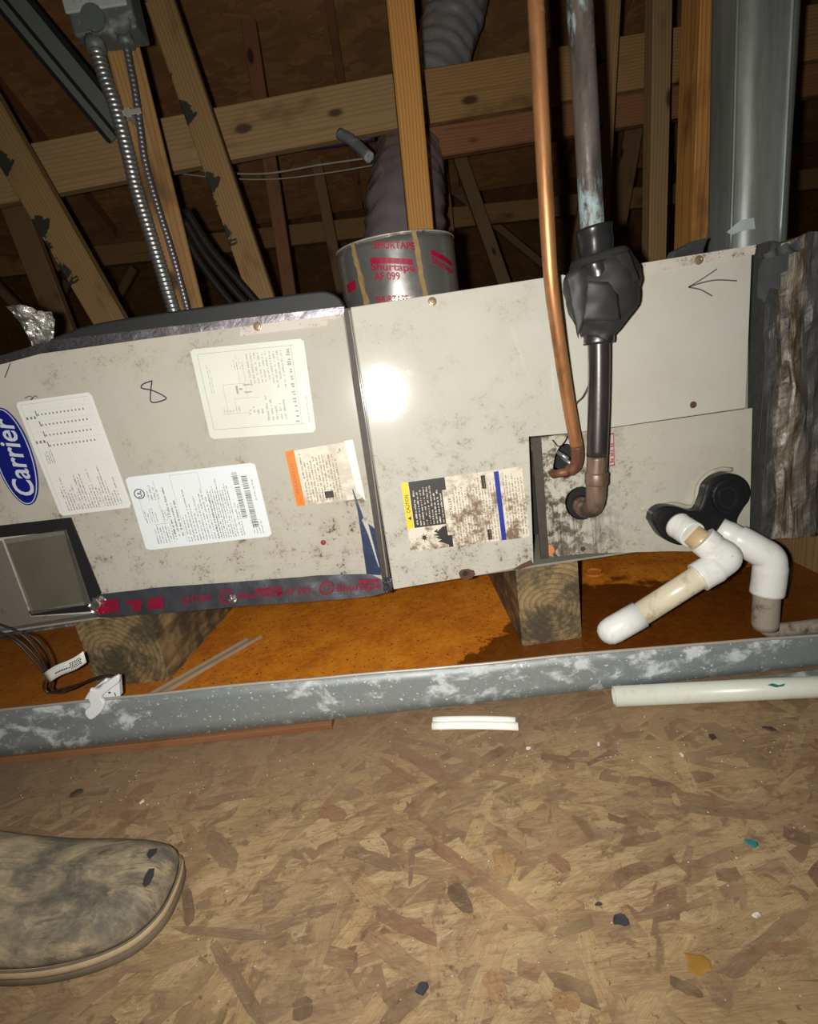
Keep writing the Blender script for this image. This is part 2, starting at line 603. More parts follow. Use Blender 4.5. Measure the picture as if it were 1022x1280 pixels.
def foil(name, base, rough, nscale=60, bs=.5, metal=1.0):
    n = N(name)
    c = n.coord()
    a = n.noise(c, nscale, 4, .6, .6)
    b = n.noise(c, nscale * 4, 3)
    return n.done(n.mix(a, [q * .8 for q in base], base), n.m('ADD', rough, n.m('MULTIPLY', b, .15)), metal, bump=a, bs=bs, bd=.002)
M['foil'] = foil('foil_tape', (.27, .29, .34), .27, 30, .5, .9)
M['foil_collar'] = foil('foil_on_collar', (.62, .61, .58), .17, 12, .10, .85)
M['foil_bright'] = foil('crumpled_bright_foil', (.72, .71, .67), .28, 40, .5, .9)
M['foil_purple'] = foil('purplish_foil_tape', (.44, .40, .44), .32, 60, .5)
M['foil_blue'] = foil('dark_blue_torn_tape', (.035, .055, .12), .3, 60, .3, .3)
M['glue'] = simple('dried_adhesive', (.30, .20, .08), .6, var=.4, scale=80)
M['duct_film'] = foil('plastic_duct_jacket', (.36, .31, .33), .2, 26, .9, .3)
M['duct_silver'] = foil('silver_duct_jacket', (.62, .62, .62), .3, 24, 1.0, .45)

def galv(name, base, patch, metal=.35, rough=.5, thr=.56, sc=14):
    n = N(name)
    c = n.coord()
    a = n.noise(n.mapping(c, (1, 1, 1.6)), sc, 6, .65, .3)
    b = n.noise(c, 90, 4, .7)
    s = n.noise(c, 170, 2)
    big = n.noise(c, 3.2, 3)
    col = n.mix(b, [q * .72 for q in base], base)
    pm = n.step(n.m('ADD', n.m('MULTIPLY', a, .8), n.m('MULTIPLY', big, .35)), thr, thr + .13)
    col = n.mix(n.m('MULTIPLY', pm, .8), col, patch)
    col = n.mix(n.step(s, .66, .71), col, [min(1, q * 1.2) for q in patch])
    return n.done(col, n.m('ADD', rough, n.m('MULTIPLY', pm, .25)), n.m('MULTIPLY', n.m('SUBTRACT', 1, pm), metal), bump=b, bs=.15, bd=.001)
M['galv'] = galv('oxidised_galvanised_steel', (.30, .335, .335), (.60, .64, .64), thr=.585, sc=20)
M['galv_edge'] = simple('worn_steel_edge', (.46, .42, .37), .45, .3)
M['rust_strip'] = simple('rusty_strip', (.25, .10, .03), .7)

def rust_mat():
    n = N('orange_rust')
    p = n.coord('Position')
    x, y, z = n.xyz(p)[:3]
    a = n.noise(p, 11, 6, .65, .4)
    b = n.noise(p, 60, 5, .7)
    c = n.noise(p, 150, 3)
    col = n.ramp(n.m('ADD', n.m('MULTIPLY', a, .6), n.m('MULTIPLY', b, .4)), [(.28, (.34, .09, .008)), (.42, (.60, .17, .008)), (.55, (.80, .27, .012)), (.72, (.90, .40, .035))])
    left = n.step(x, -.45, -.70)
    col = n.mix(n.m('MULTIPLY', left, .6), col, (.40, .13, .018))
    col = n.mix(n.step(c, .64, .68), col, (.05, .014, .003))
    # standing damp: a dark wet stain along the middle and right of the pan
    edge = n.m('ADD', n.m('ADD', n.m('MULTIPLY', n.m('SUBTRACT', a, .5), .40), n.m('MULTIPLY', n.m('SUBTRACT', b, .5), .10)), n.m('ADD', x, n.m('MULTIPLY', n.m('SUBTRACT', .06, y), 1.1)))
    wet = n.m('MULTIPLY', n.step(edge, .12, .15), n.step(n.m('ADD', y, n.m('MULTIPLY', a, .30)), .40, .35))
    dk = n.mix(b, (.035, .009, .003), (.17, .045, .008))
    col = n.mix(n.m('MULTIPLY', wet, .88), col, dk)
    return n.done(col, n.m('SUBTRACT', .7, n.m('MULTIPLY', wet, .4)), bump=b, bs=.4, bd=.002)
M['rust'] = rust_mat()
M['rust_ring'] = simple('rust_stained_ring', (.50, .17, .015), .6, var=.4)

def copper(name, light, dark, thr=.5, metal=1.0, rough=.32, patina=None, streak=8):
    n = N(name)
    p = n.coord('Position')
    a = n.noise(n.mapping(p, (38, 38, streak)), 1.0, 5, .65)
    b = n.noise(p, 90, 4)
    col = n.mix(n.step(a, thr - .12, thr + .16), light, dark)
    if patina:
        x, y, z = n.xyz(p)[:3]
        q = n.noise(n.mapping(p, (70, 70, 22)), 1.0, 7, .72, .5)
        top = n.m('ADD', n.step(z, .86, .78), n.m('MULTIPLY', n.step(n.m('ABSOLUTE', n.m('SUBTRACT', z, 1.1)), .2, .05), .55))
        lft = n.m('MULTIPLY', n.step(x, .3105, .296), .35)
        m = n.step(n.m('ADD', n.m('ADD', q, n.m('MULTIPLY', top, .20)), lft), .60, .76)
        m = n.m('MULTIPLY', n.m('MULTIPLY', m, n.step(z, .70, .76)), n.m('ADD', .35, n.m('MULTIPLY', b, .8)))
        col = n.mix(m, col, patina)
        met = n.m('MULTIPLY', n.m('SUBTRACT', 1, m), metal)
        return n.done(col, n.m('ADD', rough, n.m('MULTIPLY', m, .4)), met, bump=b, bs=.2, bd=.001)
    return n.done(col, rough, metal, bump=b, bs=.15, bd=.0008)
M['copper'] = copper('bright_copper', (.50, .235, .095), (.26, .115, .05), .54, .6, .42)
M['copper_old'] = copper('brown_aged_copper', (.215, .18, .16), (.10, .083, .076), .5, .55, .38, patina=(.30, .43, .44))
M['copper_heat'] = copper('heat_marked_copper', (.24, .165, .12), (.085, .055, .04), .5, .45, .45)
M['copper_rust'] = copper('corroded_brown_copper', (.21, .085, .042), (.075, .035, .022), .5, .3, .55)
M['copper_dark'] = copper('sooty_copper', (.085, .075, .075), (.05, .043, .042), .5, .6, .33)
M['rubber'] = simple('black_foam_rubber', (.024, .024, .024), .6, var=.35, scale=50, bumps=.4)
M['rubber_mat'] = simple('black_rubber_slab', (.014, .015, .016), .62, var=.3, scale=20, bumps=.3)
M['vinyl'] = simple('black_vinyl_tape', (.018, .018, .019), .28, var=.3, scale=30, bumps=.25)
M['plastic_black'] = simple('black_moulded_plastic', (.012, .012, .013), .38, var=.2, scale=60, bumps=.2)
M['caulk'] = simple('dirty_white_caulk', (.42, .39, .32), .6, var=.3, scale=70)

def pvc(name, base, dirt, amt, rough=.28):
    n = N(name)
    p = n.coord()
    a = n.noise(p, 26, 5, .65)
    b = n.noise(p, 120, 4, .7)
    m = n.m('MULTIPLY', n.step(n.m('ADD', n.m('MULTIPLY', a, .7), n.m('MULTIPLY', b, .3)), .50, .68), amt)
    return n.done(n.mix(m, base, dirt), n.m('ADD', rough, n.m('MULTIPLY', m, .3)), bump=b, bs=.05, bd=.0006)
M['pvc'] = pvc('white_pvc', (.78, .79, .77), (.45, .40, .30), .35)
M['pvc_tan'] = pvc('yellowed_pvc', (.66, .60, .45), (.36, .27, .15), .7)
M['pvc_primer'] = pvc('tan_stained_pvc', (.58, .43, .24), (.34, .2, .09), .7)
M['pvc_dirty'] = pvc('grimy_pvc', (.36, .31, .24), (.09, .07, .05), 1.0, .5)
M['pvc_green'] = pvc('greyish_green_pvc', (.64, .67, .58), (.40, .40, .32), .4, .35)
M['white_strip'] = pvc('clean_white_plastic', (.86, .85, .80), (.6, .55, .45), .2, .35)
M['switch'] = pvc('white_switch_plastic', (.80, .82, .84), (.6, .6, .55), .15, .4)
M['cord'] = simple('black_wire_jacket', (.02, .016, .015), .45)
M['cord_brown'] = simple('dark_brown_wire_jacket', (.035, .018, .014), .45)
M['cable_pale'] = simple('pale_cable_jacket', (.42, .38, .30), .5)
M['cable_purple'] = simple('purple_cable_jacket', (.05, .035, .09), .5)
M['steel_conduit'] = foil('steel_conduit_bands', (.62, .62, .60), .3, 60, .1, .85)
M['steel_dark'] = foil('dark_armoured_cable_bands', (.34, .33, .35), .35, 60, .1, .8)
M['box_grey'] = galv('grey_painted_box', (.16, .18, .165), (.32, .34, .31), .2, .5, .62)
M['box_light'] = simple('pale_grey_box_lid', (.42, .45, .42), .45)
M['track'] = simple('dark_green_grey_steel', (.03, .035, .03), .45, .3)
M['track_light'] = simple('grey_green_steel_lip', (.24, .27, .225), .4, .25)
M['screw'] = simple('tan_hex_screw', (.34, .25, .16), .4, .5)
M['screw_rust'] = simple('rusty_screw', (.105, .05, .03), .75, .1, var=.6, scale=150)
M['screw_orange'] = simple('orange_rust_spot', (.52, .20, .07), .7, var=.3)
M['red_plug'] = simple('dark_red_plug', (.30, .03, .03), .5)
M['silver_inside'] = simple('shiny_tube_inside', (.7, .72, .72), .25, .8)

def duct_mat():
    n = N('galvanised_duct_sheet')
    p = n.coord()
    a = n.noise(n.mapping(p, (9, 9, 1.3)), 1.0, 5, .6)
    b = n.noise(n.mapping(p, (60, 60, 5)), 1.0, 4)
    c = n.noise(p, 45, 4)
    col = n.ramp(n.m('ADD', n.m('MULTIPLY', a, .7), n.m('MULTIPLY', b, .3)), [(.3, (.17, .19, .17)), (.5, (.30, .325, .30)), (.7, (.46, .50, .475))])
    return n.done(col, n.m('ADD', .40, n.m('MULTIPLY', c, .2)), .55, bump=a, bs=.3, bd=.01)
M['duct'] = duct_mat()

def plenum_mat():
    n = N('mastic_streaked_duct_wrap')
    p = n.coord('Position')
    x, y, z = n.xyz(p)[:3]
    a = n.noise(n.mapping(p, (60, 30, 9)), 1.0, 6, .7, .9)
    b = n.noise(p, 70, 5, .7)
    band = n.m('MULTIPLY', n.step(n.m('ADD', x, n.m('MULTIPLY', n.m('SUBTRACT', b, .5), .03)), .685, .70), n.m('MAXIMUM', n.step(x, .745, .722), n.m('MULTIPLY', n.step(z, .5, .35), .4)))
    grey = n.mix(b, (.035, .035, .034), (.095, .093, .088))
    brown = n.ramp(a, [(.3, (.02, .016, .012)), (.45, (.085, .062, .036)), (.55, (.20, .165, .115)), (.66, (.60, .59, .55))])
    col = n.mix(n.m('MULTIPLY', band, n.step(b, .25, .5)), grey, brown)
    return n.done(col, .45, n.m('MULTIPLY', band, n.step(a, .58, .7)), bump=a, bs=.6, bd=.004)
M['plenum'] = plenum_mat()
M['plenum_grey'] = simple('dark_grey_mastic_cloth', (.065, .068, .07), .65, var=.4, scale=40, bumps=.5)

def clear_mat(name, tint, a):
    n = N(name)
    c = n.noise(n.coord(), 14, 5, .6)
    return n.done(n.mix(c, [t * .7 for t in tint], tint), .3, alpha=n.m('ADD', a, n.m('MULTIPLY', n.m('SUBTRACT', c, .5), .3)))
M['pane'] = clear_mat('cloudy_clear_plastic', (.20, .19, .155), .36)
M['clear_strip'] = clear_mat('clear_plastic_strip', (.62, .52, .36), .45)

def leather():
    n = N('dusty_scuffed_leather')
    p = n.coord('Position')
    a = n.noise(n.mapping(p, (12, 26, 16), (0, 0, .9)), 1.0, 7, .7, .8)
    f = n.noise(p, 60, 7, .75, .4)
    ln = n.noise(n.mapping(p, (26, 230, 60), (0, 0, -1.15)), 1.0, 4, .65)
    lnm = n.m('MULTIPLY', n.step(ln, .52, .62), n.step(n.noise(p, 13, 2), .46, .58))
    col = n.ramp(n.m('ADD', n.m('MULTIPLY', a, .72), n.m('MULTIPLY', f, .28)), [(.36, (.065, .058, .045)), (.46, (.125, .108, .078)), (.54, (.22, .175, .115)), (.64, (.36, .285, .175))])
    col = n.mix(n.m('MULTIPLY', lnm, .7), col, (.075, .062, .045))
    col = n.mix(n.m('MULTIPLY', n.step(f, .58, .70), .45), col, (.36, .29, .19))
    return n.done(col, .8, bump=n.m('ADD', f, n.m('MULTIPLY', lnm, -.6)), bs=.35, bd=.0015)
M['leather'] = leather()
M['welt'] = simple('dusty_tan_welt', (.36, .27, .16), .75, var=.3, scale=60, bumps=.5)
M['sole'] = simple('dirty_rubber_sole', (.13, .10, .065), .8, var=.4, scale=60)
M['scuff'] = simple('bare_dark_scuff', (.02, .018, .02), .6)
M['denim'] = simple('faded_denim', (.16, .22, .30), .85, var=.3, scale=120)
M['chip_teal'] = simple('teal_chip', (.02, .16, .16), .5)
M['chip_dark'] = simple('dark_grey_chip', (.035, .037, .045), .5)
M['chip_white'] = simple('white_crumb', (.60, .56, .48), .6)
M['chip_amber'] = simple('amber_resin', (.28, .15, .03), .4, var=.4)
M['chip_brown'] = simple('dark_brown_crumb', (.05, .03, .018), .8)

# ------------------------------------------------------------------ setting: floor, roof deck, far wall
def structure(o):
    o['kind'] = 'structure'
    return o
fl = MB().box((-7, -2.2, -.03), (7.5, 5.2, 0)).build('floor', M['floor_osb'])
structure(fl)
rng = random.Random(4)

def strand_outline(L, Wd, r):
    n = 6
    ta, tb = r.uniform(.15, 1), r.uniform(.15, 1)
    def half(sg):
        out = []
        for i in range(n + 1):
            t = i / n
            k = min(1, ta + t * 4, tb + (1 - t) * 4)
            out.append((-L / 2 + L * t + r.uniform(-.05, .05) * L, sg * Wd / 2 * k * r.uniform(.7, 1.0)))
        return out
    return half(1) + half(-1)[::-1]

def strand_vf(L, Wd, r, th=.0005):
    o = strand_outline(L, Wd, r)
    n = len(o)
    v = [(x, y, 0) for x, y in o] + [(x, y, -th) for x, y in o]
    f = [tuple(reversed(range(n)))] + [(i, i + n, (i + 1) % n + n, (i + 1) % n) for i in range(n)]
    return v, f, o

def strand_mesh(L, Wd, r, mat):
    v, f, o = strand_vf(L, Wd, r)
    me = bpy.data.meshes.new('wood_strand')
    me.from_pydata(v, [], f)
    uv = me.uv_layers.new()
    for lp in me.loops:
        q = me.vertices[lp.vertex_index].co
        uv.data[lp.index].uv = (q.x * 10, q.y * 10)
    me.materials.append(mat)
    me.update()
    return me

# strands too many to pick apart: one mesh
def strand_mass(count):
    v, f, uvs, tones = [], [], [], []
    for k in range(count):
        L, Wd = rng.uniform(.05, .19), rng.choice((rng.uniform(.004, .012), rng.uniform(.012, .036), rng.uniform(.012, .036)))
        vv, ff, o = strand_vf(L, Wd, rng)
        a = rng.gauss(.2, .75)
        x, y = rng.uniform(-1.25, 1.3), rng.uniform(-.86, -.05)
        z = rng.uniform(.0002, .0011)
        b = len(v)
        tone = rng.random()
        for q in vv:
            v.append((x + q[0] * cos(a) - q[1] * sin(a), y + q[0] * sin(a) + q[1] * cos(a), z + q[2]))
            uvs.append((q[0] * 10 + k, q[1] * 10))
            tones.append(tone)
        f += [tuple(i + b for i in g) for g in ff]
    me = bpy.data.meshes.new('pressed_wood_strands')
    me.from_pydata(v, [], f)
    uv = me.uv_layers.new()
    for lp in me.loops:
        uv.data[lp.index].uv = uvs[lp.vertex_index]
    at = me.attributes.new('tone', 'FLOAT', 'POINT')
    at.data.foreach_set('value', tones)
    me.materials.append(M['strand_mass'])
    me.update()
    o = bpy.data.objects.new('pressed_wood_strands', me)
    COL.objects.link(o)
    o.parent = fl
    o['kind'] = 'stuff'
strand_mass(2600)
protos = [strand_mesh(rng.uniform(.06, .17), rng.uniform(.008, .032), rng, M['strand']) for _ in range(30)]
for k in range(215):
    o = bpy.data.objects.new('wood_strand', rng.choice(protos))
    COL.objects.link(o)
    o.parent = fl
    u, v = rng.uniform(-20, 1040), rng.uniform(930, 1330)
    p = on_z(u, v, 0)
    o.location = (p.x, p.y, rng.uniform(.0008, .0014))
    o.rotation_euler = (0, 0, rng.gauss(.2, .8))
# strands that stand out one by one in the photograph: ends in pixels, width in metres, colour
M['strand_red'] = strand('reddish_brown_strand', False, (.25, .125, .075), .45)
M['strand_dark'] = strand('dark_stained_strand', False, (.10, .058, .032), .45)
M['strand_grey'] = strand('grey_brown_strand', False, (.20, .13, .075), .45)
M['strand_pale'] = strand('pale_tan_strand', False, (.44, .31, .16), .45)
M['strand_orange'] = strand('orange_brown_strand', False, (.36, .20, .085), .45)
for (u0, v0, u1, v1, wd, m) in [
        (540, 1054, 682, 1156, .020, 'strand_red'), (486, 925, 575, 985, .026, 'strand_red'), (478, 950, 524, 980, .014, 'strand_red'),
        (516, 1057, 512, 1105, .007, 'strand_grey'), (262, 1040, 292, 1085, .030, 'strand_grey'), (232, 1110, 238, 1155, .014, 'strand_dark'),
        (562, 1105, 588, 1140, .022, 'strand_dark'), (378, 1248, 376, 1275, .024, 'strand_dark'), (400, 1010, 430, 1022, .026, 'strand_red'),
        (385, 1055, 455, 1025, .022, 'strand_pale'), (470, 1140, 545, 1175, .018, 'strand_red'), (268, 1180, 330, 1280, .014, 'strand_grey'),
        (625, 1060, 635, 1095, .026, 'strand_orange'), (684, 1068, 712, 1088, .018, 'strand_red'), (776, 1055, 826, 1042, .014, 'strand_grey'),
        (760, 1020, 785, 1028, .012, 'strand_dark'), (905, 1220, 1008, 1135, .016, 'strand_grey'), (965, 1187, 1012, 1182, .014, 'strand_red'),
        (838, 1225, 880, 1245, .012, 'strand_dark'), (980, 1040, 1012, 1050, .020, 'strand_dark'), (690, 1245, 725, 1255, .018, 'strand_orange'),
        (612, 1215, 625, 1250, .022, 'strand_orange'), (600, 968, 648, 976, .012, 'strand_red'), (676, 945, 712, 950, .016, 'strand_dark'),
        (860, 1200, 885, 1212, .020, 'strand_orange'), (895, 1095, 925, 1092, .018, 'strand_dark'), (85, 995, 135, 990, .010, 'strand_dark'),
        (215, 1160, 350, 1172, .012, 'strand_grey'), (700, 1005, 760, 1015, .016, 'strand_pale'), (740, 1190, 830, 1180, .020, 'strand_pale'),
        (330, 1165, 420, 1130, .016, 'strand_grey'), (430, 1060, 500, 1085, .018, 'strand_grey'), (850, 1010, 960, 1020, .016, 'strand_grey'),
        (690, 1170, 740, 1150, .014, 'strand_grey'), (560, 940, 610, 955, .014, 'strand_grey')]:
    a, b = on_z(u0, v0, .0017), on_z(u1, v1, .0017)
    me = strand_mesh(max((b - a).length, .02), wd, rng, M[m])
    o = bpy.data.objects.new('wood_strand', me)
    COL.objects.link(o)
    o.parent = fl
    o.location = (a + b) / 2
    o.location.z = .0015 + .00007 * (len(fl.children) % 7)
    o.rotation_euler = (0, 0, atan2(b.y - a.y, b.x - a.x))

# roof deck: strand boards on a slope that falls away from the camera
RY1, RZ1, RSL = 2.75, 1.62, .55
def roof_z(y):
    return RZ1 + RSL * (RY1 - y)
b = MB()
for i in range(-6, 7):
    for j, (ya, yb) in enumerate([(2.8, 1.6), (1.59, .39), (.38, -.82), (-.83, -2.2)]):
        x0 = i * 1.22 + (.6 if j % 2 else 0)
        q = .0 if (i + j) % 2 else .002
        v = [(x0, ya, roof_z(ya) + q), (x0 + 1.212, ya, roof_z(ya) + q), (x0 + 1.212, yb, roof_z(yb) + q), (x0, yb, roof_z(yb) + q)]
        v += [(p[0], p[1], p[2] + .012) for p in v]
        b.add((v, [(0, 1, 2, 3), (7, 6, 5, 4), (0, 4, 5, 1), (1, 5, 6, 2), (2, 6, 7, 3), (3, 7, 4, 0)]))
structure(b.build('ceiling', M['roof_osb']))
structure(MB().box((-7, 5.2, -.03), (7.5, 5.25, 3.2)).build('wall_back', M['roof_osb']))

# ------------------------------------------------------------------ timbers
def timber_at(name, A, B, w, t, mat, label, cat='timber', group=None, roll=0.0, cham=.003, facing=Vector((0, -1, 0))):
    """sawn timber from A to B; w across the face turned to the camera side, t deep; local Z along the grain"""
    A, B = Vector(A), Vector(B)
    zax = (B - A).normalized()
    yax = -facing
    yax = (yax - zax * yax.dot(zax)).normalized()
    xax = yax.cross(zax)
    if roll:
        xax, yax = xax * cos(roll) + yax * sin(roll), yax * cos(roll) - xax * sin(roll)
    L = (B - A).length
    prof = []
    c = cham
    for sx, sy in ((-1, -1), (1, -1), (1, 1), (-1, 1)):
        X, Y = sx * w / 2, sy * t / 2
        pr = [(X, Y - sy * c), (X - sx * c, Y)]
        if sx * sy > 0:
            prof += pr
        else:
            prof += pr[::-1]
    # order the eight corners by angle
    prof.sort(key=lambda q: atan2(q[1] / t, q[0] / w))
    n = len(prof)
    v = [(x, y, 0) for x, y in prof] + [(x, y, L) for x, y in prof]
    f = [(i, (i + 1) % n, (i + 1) % n + n, i + n) for i in range(n)] + [tuple(reversed(range(n))), tuple(range(n, 2 * n))]
    me = bpy.data.meshes.new(name)
    me.from_pydata(v, [], f)
    me.materials.append(mat)
    o = bpy.data.objects.new(name, me)
    COL.objects.link(o)
    o.matrix_world = Matrix(((xax.x, yax.x, zax.x, A.x), (xax.y, yax.y, zax.y, A.y), (xax.z, yax.z, zax.z, A.z), (0, 0, 0, 1)))
    tag(o, label, cat, group)
    return o

def post_px(name, a, b, Y, w, t, mat, label, cat='timber', down=True, upto=True, **kw):
    """line through two pixels on the plane Y, run down to the floor and up to the roof deck"""
    A, B = on_y(*a, Y), on_y(*b, Y)             # A upper, B lower
    d = (A - B).normalized()
    if down:
        B = B + d * ((.001 - B.z) / d.z)
    if upto:
        A = A + d * ((roof_z(Y + t / 2) - .09 - A.z) / d.z)
    return timber_at(name, B, A, w, t, mat, label, cat, **kw)

POST_L = post_px('timber_post', (151, 62), (233, 385), .61, .078, .062, M['wood_tan'], 'tan timber post carrying the two metal cable conduits', roll=.55)
post_px('timber_web', (200, 0), (327, 370), .84, .078, .04, M['wood_stained'], 'leaning tan timber with black stains, right of the conduit post')
post_px('timber_web', (2, 165), (138, 400), .86, .098, .04, M['wood_stained'], 'leaning stained timber behind the crumpled foil, nearest the left edge')
post_px('timber_web', (12, 240), (72, 395), 1.7, .11, .04, M['wood_dull'], 'dim leaning timber further back than the stained one at left')
post_px('timber_post', (499, 0), (525, 285), .475, .060, .05, M['wood_orange'], 'bright orange-tan timber post behind the foil covered collar')
post_px('timber_post', (879, 0), (867, 300), .52, .060, .085, M['wood_orange'], 'bright orange timber post beside the galvanised duct')
post_px('timber_post', (823, 0), (817, 320), .80, .055, .05, M['wood_dull'], 'dull brown timber post just left of the bright duct-side post')
post_px('timber_post', (757, 0), (742, 300), .90, .075, .045, M['wood_stained'], 'stained tan timber post directly behind the thick greenish pipe')
post_px('timber_web', (334, 180), (361, 360), 1.75, .062, .04, M['wood_red'], 'thin dim timber hanging below the long beam, left of the collar')
def bar_px(name, a, b, Y, w, t, mat, label, cat='timber'):
    return timber_at(name, on_y(*a, Y), on_y(*b, Y), w, t, mat, label, cat)
BEAM_L = bar_px('timber_beam', (-90, 242), (521, 124), 1.06, .150, .04, M['wood_pale'], 'long pale cross beam with dark knots behind the conduit post', 'beam')
bar_px('timber_beam', (533, 124), (1330, -9), 1.06, .150, .038, M['wood_tan'], 'tan cross beam running right from the orange post', 'beam')
bar_px('timber_beam', (536, 168), (1330, 37), 1.13, .155, .038, M['wood_red'], 'reddish cross beam seen below the tan one', 'beam')
PLATE = bar_px('timber_plate', (-200, 356), (1150, 210), 2.66, .115, .05, M['wood_tan'], 'far horizontal timber along the foot of the roof boards', 'beam')
for k, (a, b, Y, w, lab) in enumerate([
        ((398, 215), (424, 350), 2.35, .06, 'far thin timber just left of the plastic wrapped duct'),
        ((548, 190), (566, 350), 2.2, .07, 'far dim timber just right of the plastic wrapped duct'),
        ((597, 262), (628, 350), 2.4, .075, 'far slanted timber between the collar and the copper pipe'),
        ((735, 230), (716, 340), 2.2, .075, 'far timber glimpsed between the two copper pipes'),
        ((793, 150), (762, 330), 2.3, .10, 'far leaning timber right of the wrapped thick pipe'),
        ((-30, 330), (38, 400), 2.5, .05, 'far thin timber at the left edge above the foil scrap')]):
    post_px('timber_web', a, b, Y, w, .04, M['wood_dull'], lab)
# braces beyond the roof foot
for a, b, lab in [((562, 235), (665, 320), 'thin far brace slanting down behind the copper pipe'), ((168, 335), (146, 375), 'short far stick catching light left of the conduits'),
                  ((85, 352), (70, 385), 'short far stick between the two leaning left timbers'), ((262, 300), (290, 345), 'dim far brace behind the black cable bundle')]:
    A, B = on_y(*a, 3.2), on_y(*b, 3.2)
    d = (B - A).normalized()
    B = B + d * ((.001 - B.z) / d.z)
    A = A - d * (max(0, (1.5 - A.z)) / -d.z)
    timber_at('timber_brace', A, B, .05, .035, M['wood_dull'], lab, 'timber')
# rafters under the roof deck
for k, (x, lab) in enumerate([(-1.55, 'dark rafter under the roof boards at the far left'), (-.72, 'dark rafter under the roof boards above the steel track'),
                              (-.02, 'dark rafter under the roof boards left of the orange post'), (.62, 'dark rafter under the roof boards behind the copper pipe'),
                              (1.3, 'dark rafter under the roof boards behind the galvanised duct')]):
    ya, yb = 2.66, -.6
    timber_at('roof_rafter', (x, ya, roof_z(ya) - .048), (x, yb, roof_z(yb) - .048), .04, .089, M['wood_red'], lab, 'rafter', facing=Vector((0, -.447, -.894)))

# ------------------------------------------------------------------ drain pan and what carries it
PA, PB = on_z(0, 945, .013), on_z(1012, 833, .013)
pdir = (PB - PA).normalized()
pnor = Vector((pdir.y, -pdir.x, 0))              # towards the camera
P0, P1 = PA - pdir * .45, PB + pdir * .35
PAN_BACK = .452
pan = thing('drain_pan', 'long rusty galvanised drain pan under the air handler', 'drain pan', (0, .1, .013))
PH = .096
# front wall: folded sheet with a soft wave along its rim
nseg = 60
top, bot = [], []
RIMH = []
for (ub, vb), (ut, vt) in (((0, 945), (0, 887)), ((415, 903), (415, 850)), ((760, 862), (760, 817)), ((1012, 833), (1012, 795))):
    yb = on_z(ub, vb, .013).y + .010
    q = on_y(ut, vt, yb)
    RIMH.append((q.x, q.z - .013))
def rim_h(x):
    if x <= RIMH[0][0]:
        return RIMH[0][1]
    for (xa, ha), (xb, hb) in zip(RIMH, RIMH[1:]):
        if x <= xb:
            return ha + (hb - ha) * (x - xa) / (xb - xa)
    return RIMH[-1][1]
for i in range(nseg + 1):
    p = P0.lerp(P1, i / nseg)
    h = rim_h(p.x) + .0012 * sin(i * .33) + .0008 * sin(i * .8 + 1)
    q = p - pnor * .010 + pnor * .002 * noise.noise(Vector((i * .35, 0, 0)))
    top.append(Vector((q.x, q.y, .013 + h)))
    bot.append(Vector((p.x, p.y, .013)))
v, f = grid_sheet(top, bot, 4)
o = obj('front_wall', v, f, M['galv'], pan, True)
sm = o.modifiers.new('solid', 'SOLIDIFY')
sm.thickness = .0016
sm.offset = -1
tube('rolled_rim', [p + Vector((0, .0015, .0005)) for p in top], .0028, M['galv_edge'], pan, 8)['label'] = 'worn pale rolled rim'
v, f = fill2d([[(P0.x, P0.y + .001), (P1.x, P1.y + .001), (P1.x, PAN_BACK), (P0.x, PAN_BACK)]], .002)
obj('pan_base', [(q.x, q.y, q.z + .0142) for q in v], f, M['rust'], pan)['label'] = 'orange rusted pan bottom with a dark wet stain'
MB().box((P0.x, PAN_BACK, .013), (P1.x, PAN_BACK + .002, .085)).build('back_wall', M['galv'], pan)
for x in (P0, P1):
    MB().box((x.x - .001, x.y, .013), (x.x + .001, PAN_BACK, .085)).build('end_wall', M['galv'], pan)
c = on_z(742, 716, .0155)
tube('embossed_ring', [c + Vector((.022 * cos(a * pi / 12), .022 * sin(a * pi / 12), .001)) for a in range(25)], .0035, M['rust_ring'], pan, 8)
for (a, bb, lab) in [((P0.x, P0.y + .005), (on_z(415, 903, .013).x, on_z(415, 903, .013).y + .004), 'reddish brown wood strip under the left front of the drain pan')]:
    A = Vector((a[0], a[1] + .012, .0066))
    B = Vector((bb[0], bb[1] + .012, .0066))
    timber_at('wood_strip', A, B, .0125, .040, M['wood_strip'], lab, 'wood strip', cham=.001)
timber_at('wood_strip', (P0.x + .02, .40, .0066), (P1.x - .02, .40, .0066), .0125, .05, M['wood_strip'], 'wood strip under the back of the drain pan, hidden behind it', 'wood strip', cham=.001)
timber_at('wood_strip', (on_z(760, 862, 0).x, P0.lerp(P1, .8).y + .09, .0066), (P1.x - .02, P1.y + .09, .0066), .0125, .05, M['wood_strip'], 'wood strip set back under the right end of the drain pan', 'wood strip', cham=.001)

# support blocks standing in the pan
BZ = .0153
bl = timber_at('wood_block', ((.190 + .313) / 2, .006, BZ + .0865), ((.190 + .313) / 2, .40, BZ + .0865), .123, .173, M['wood_block'], 'blackened wood block under the unit below the pipe connections', 'wood block', facing=Vector((0, 0, -1)))
bl2 = timber_at('wood_block', (-.655, .085, BZ + .0990), (-.655 + .04, .41, BZ + .0990), .175, .198, M['wood_block'], 'wide weathered wood block under the unit behind the white clip', 'wood block', facing=Vector((0, 0, -1)))

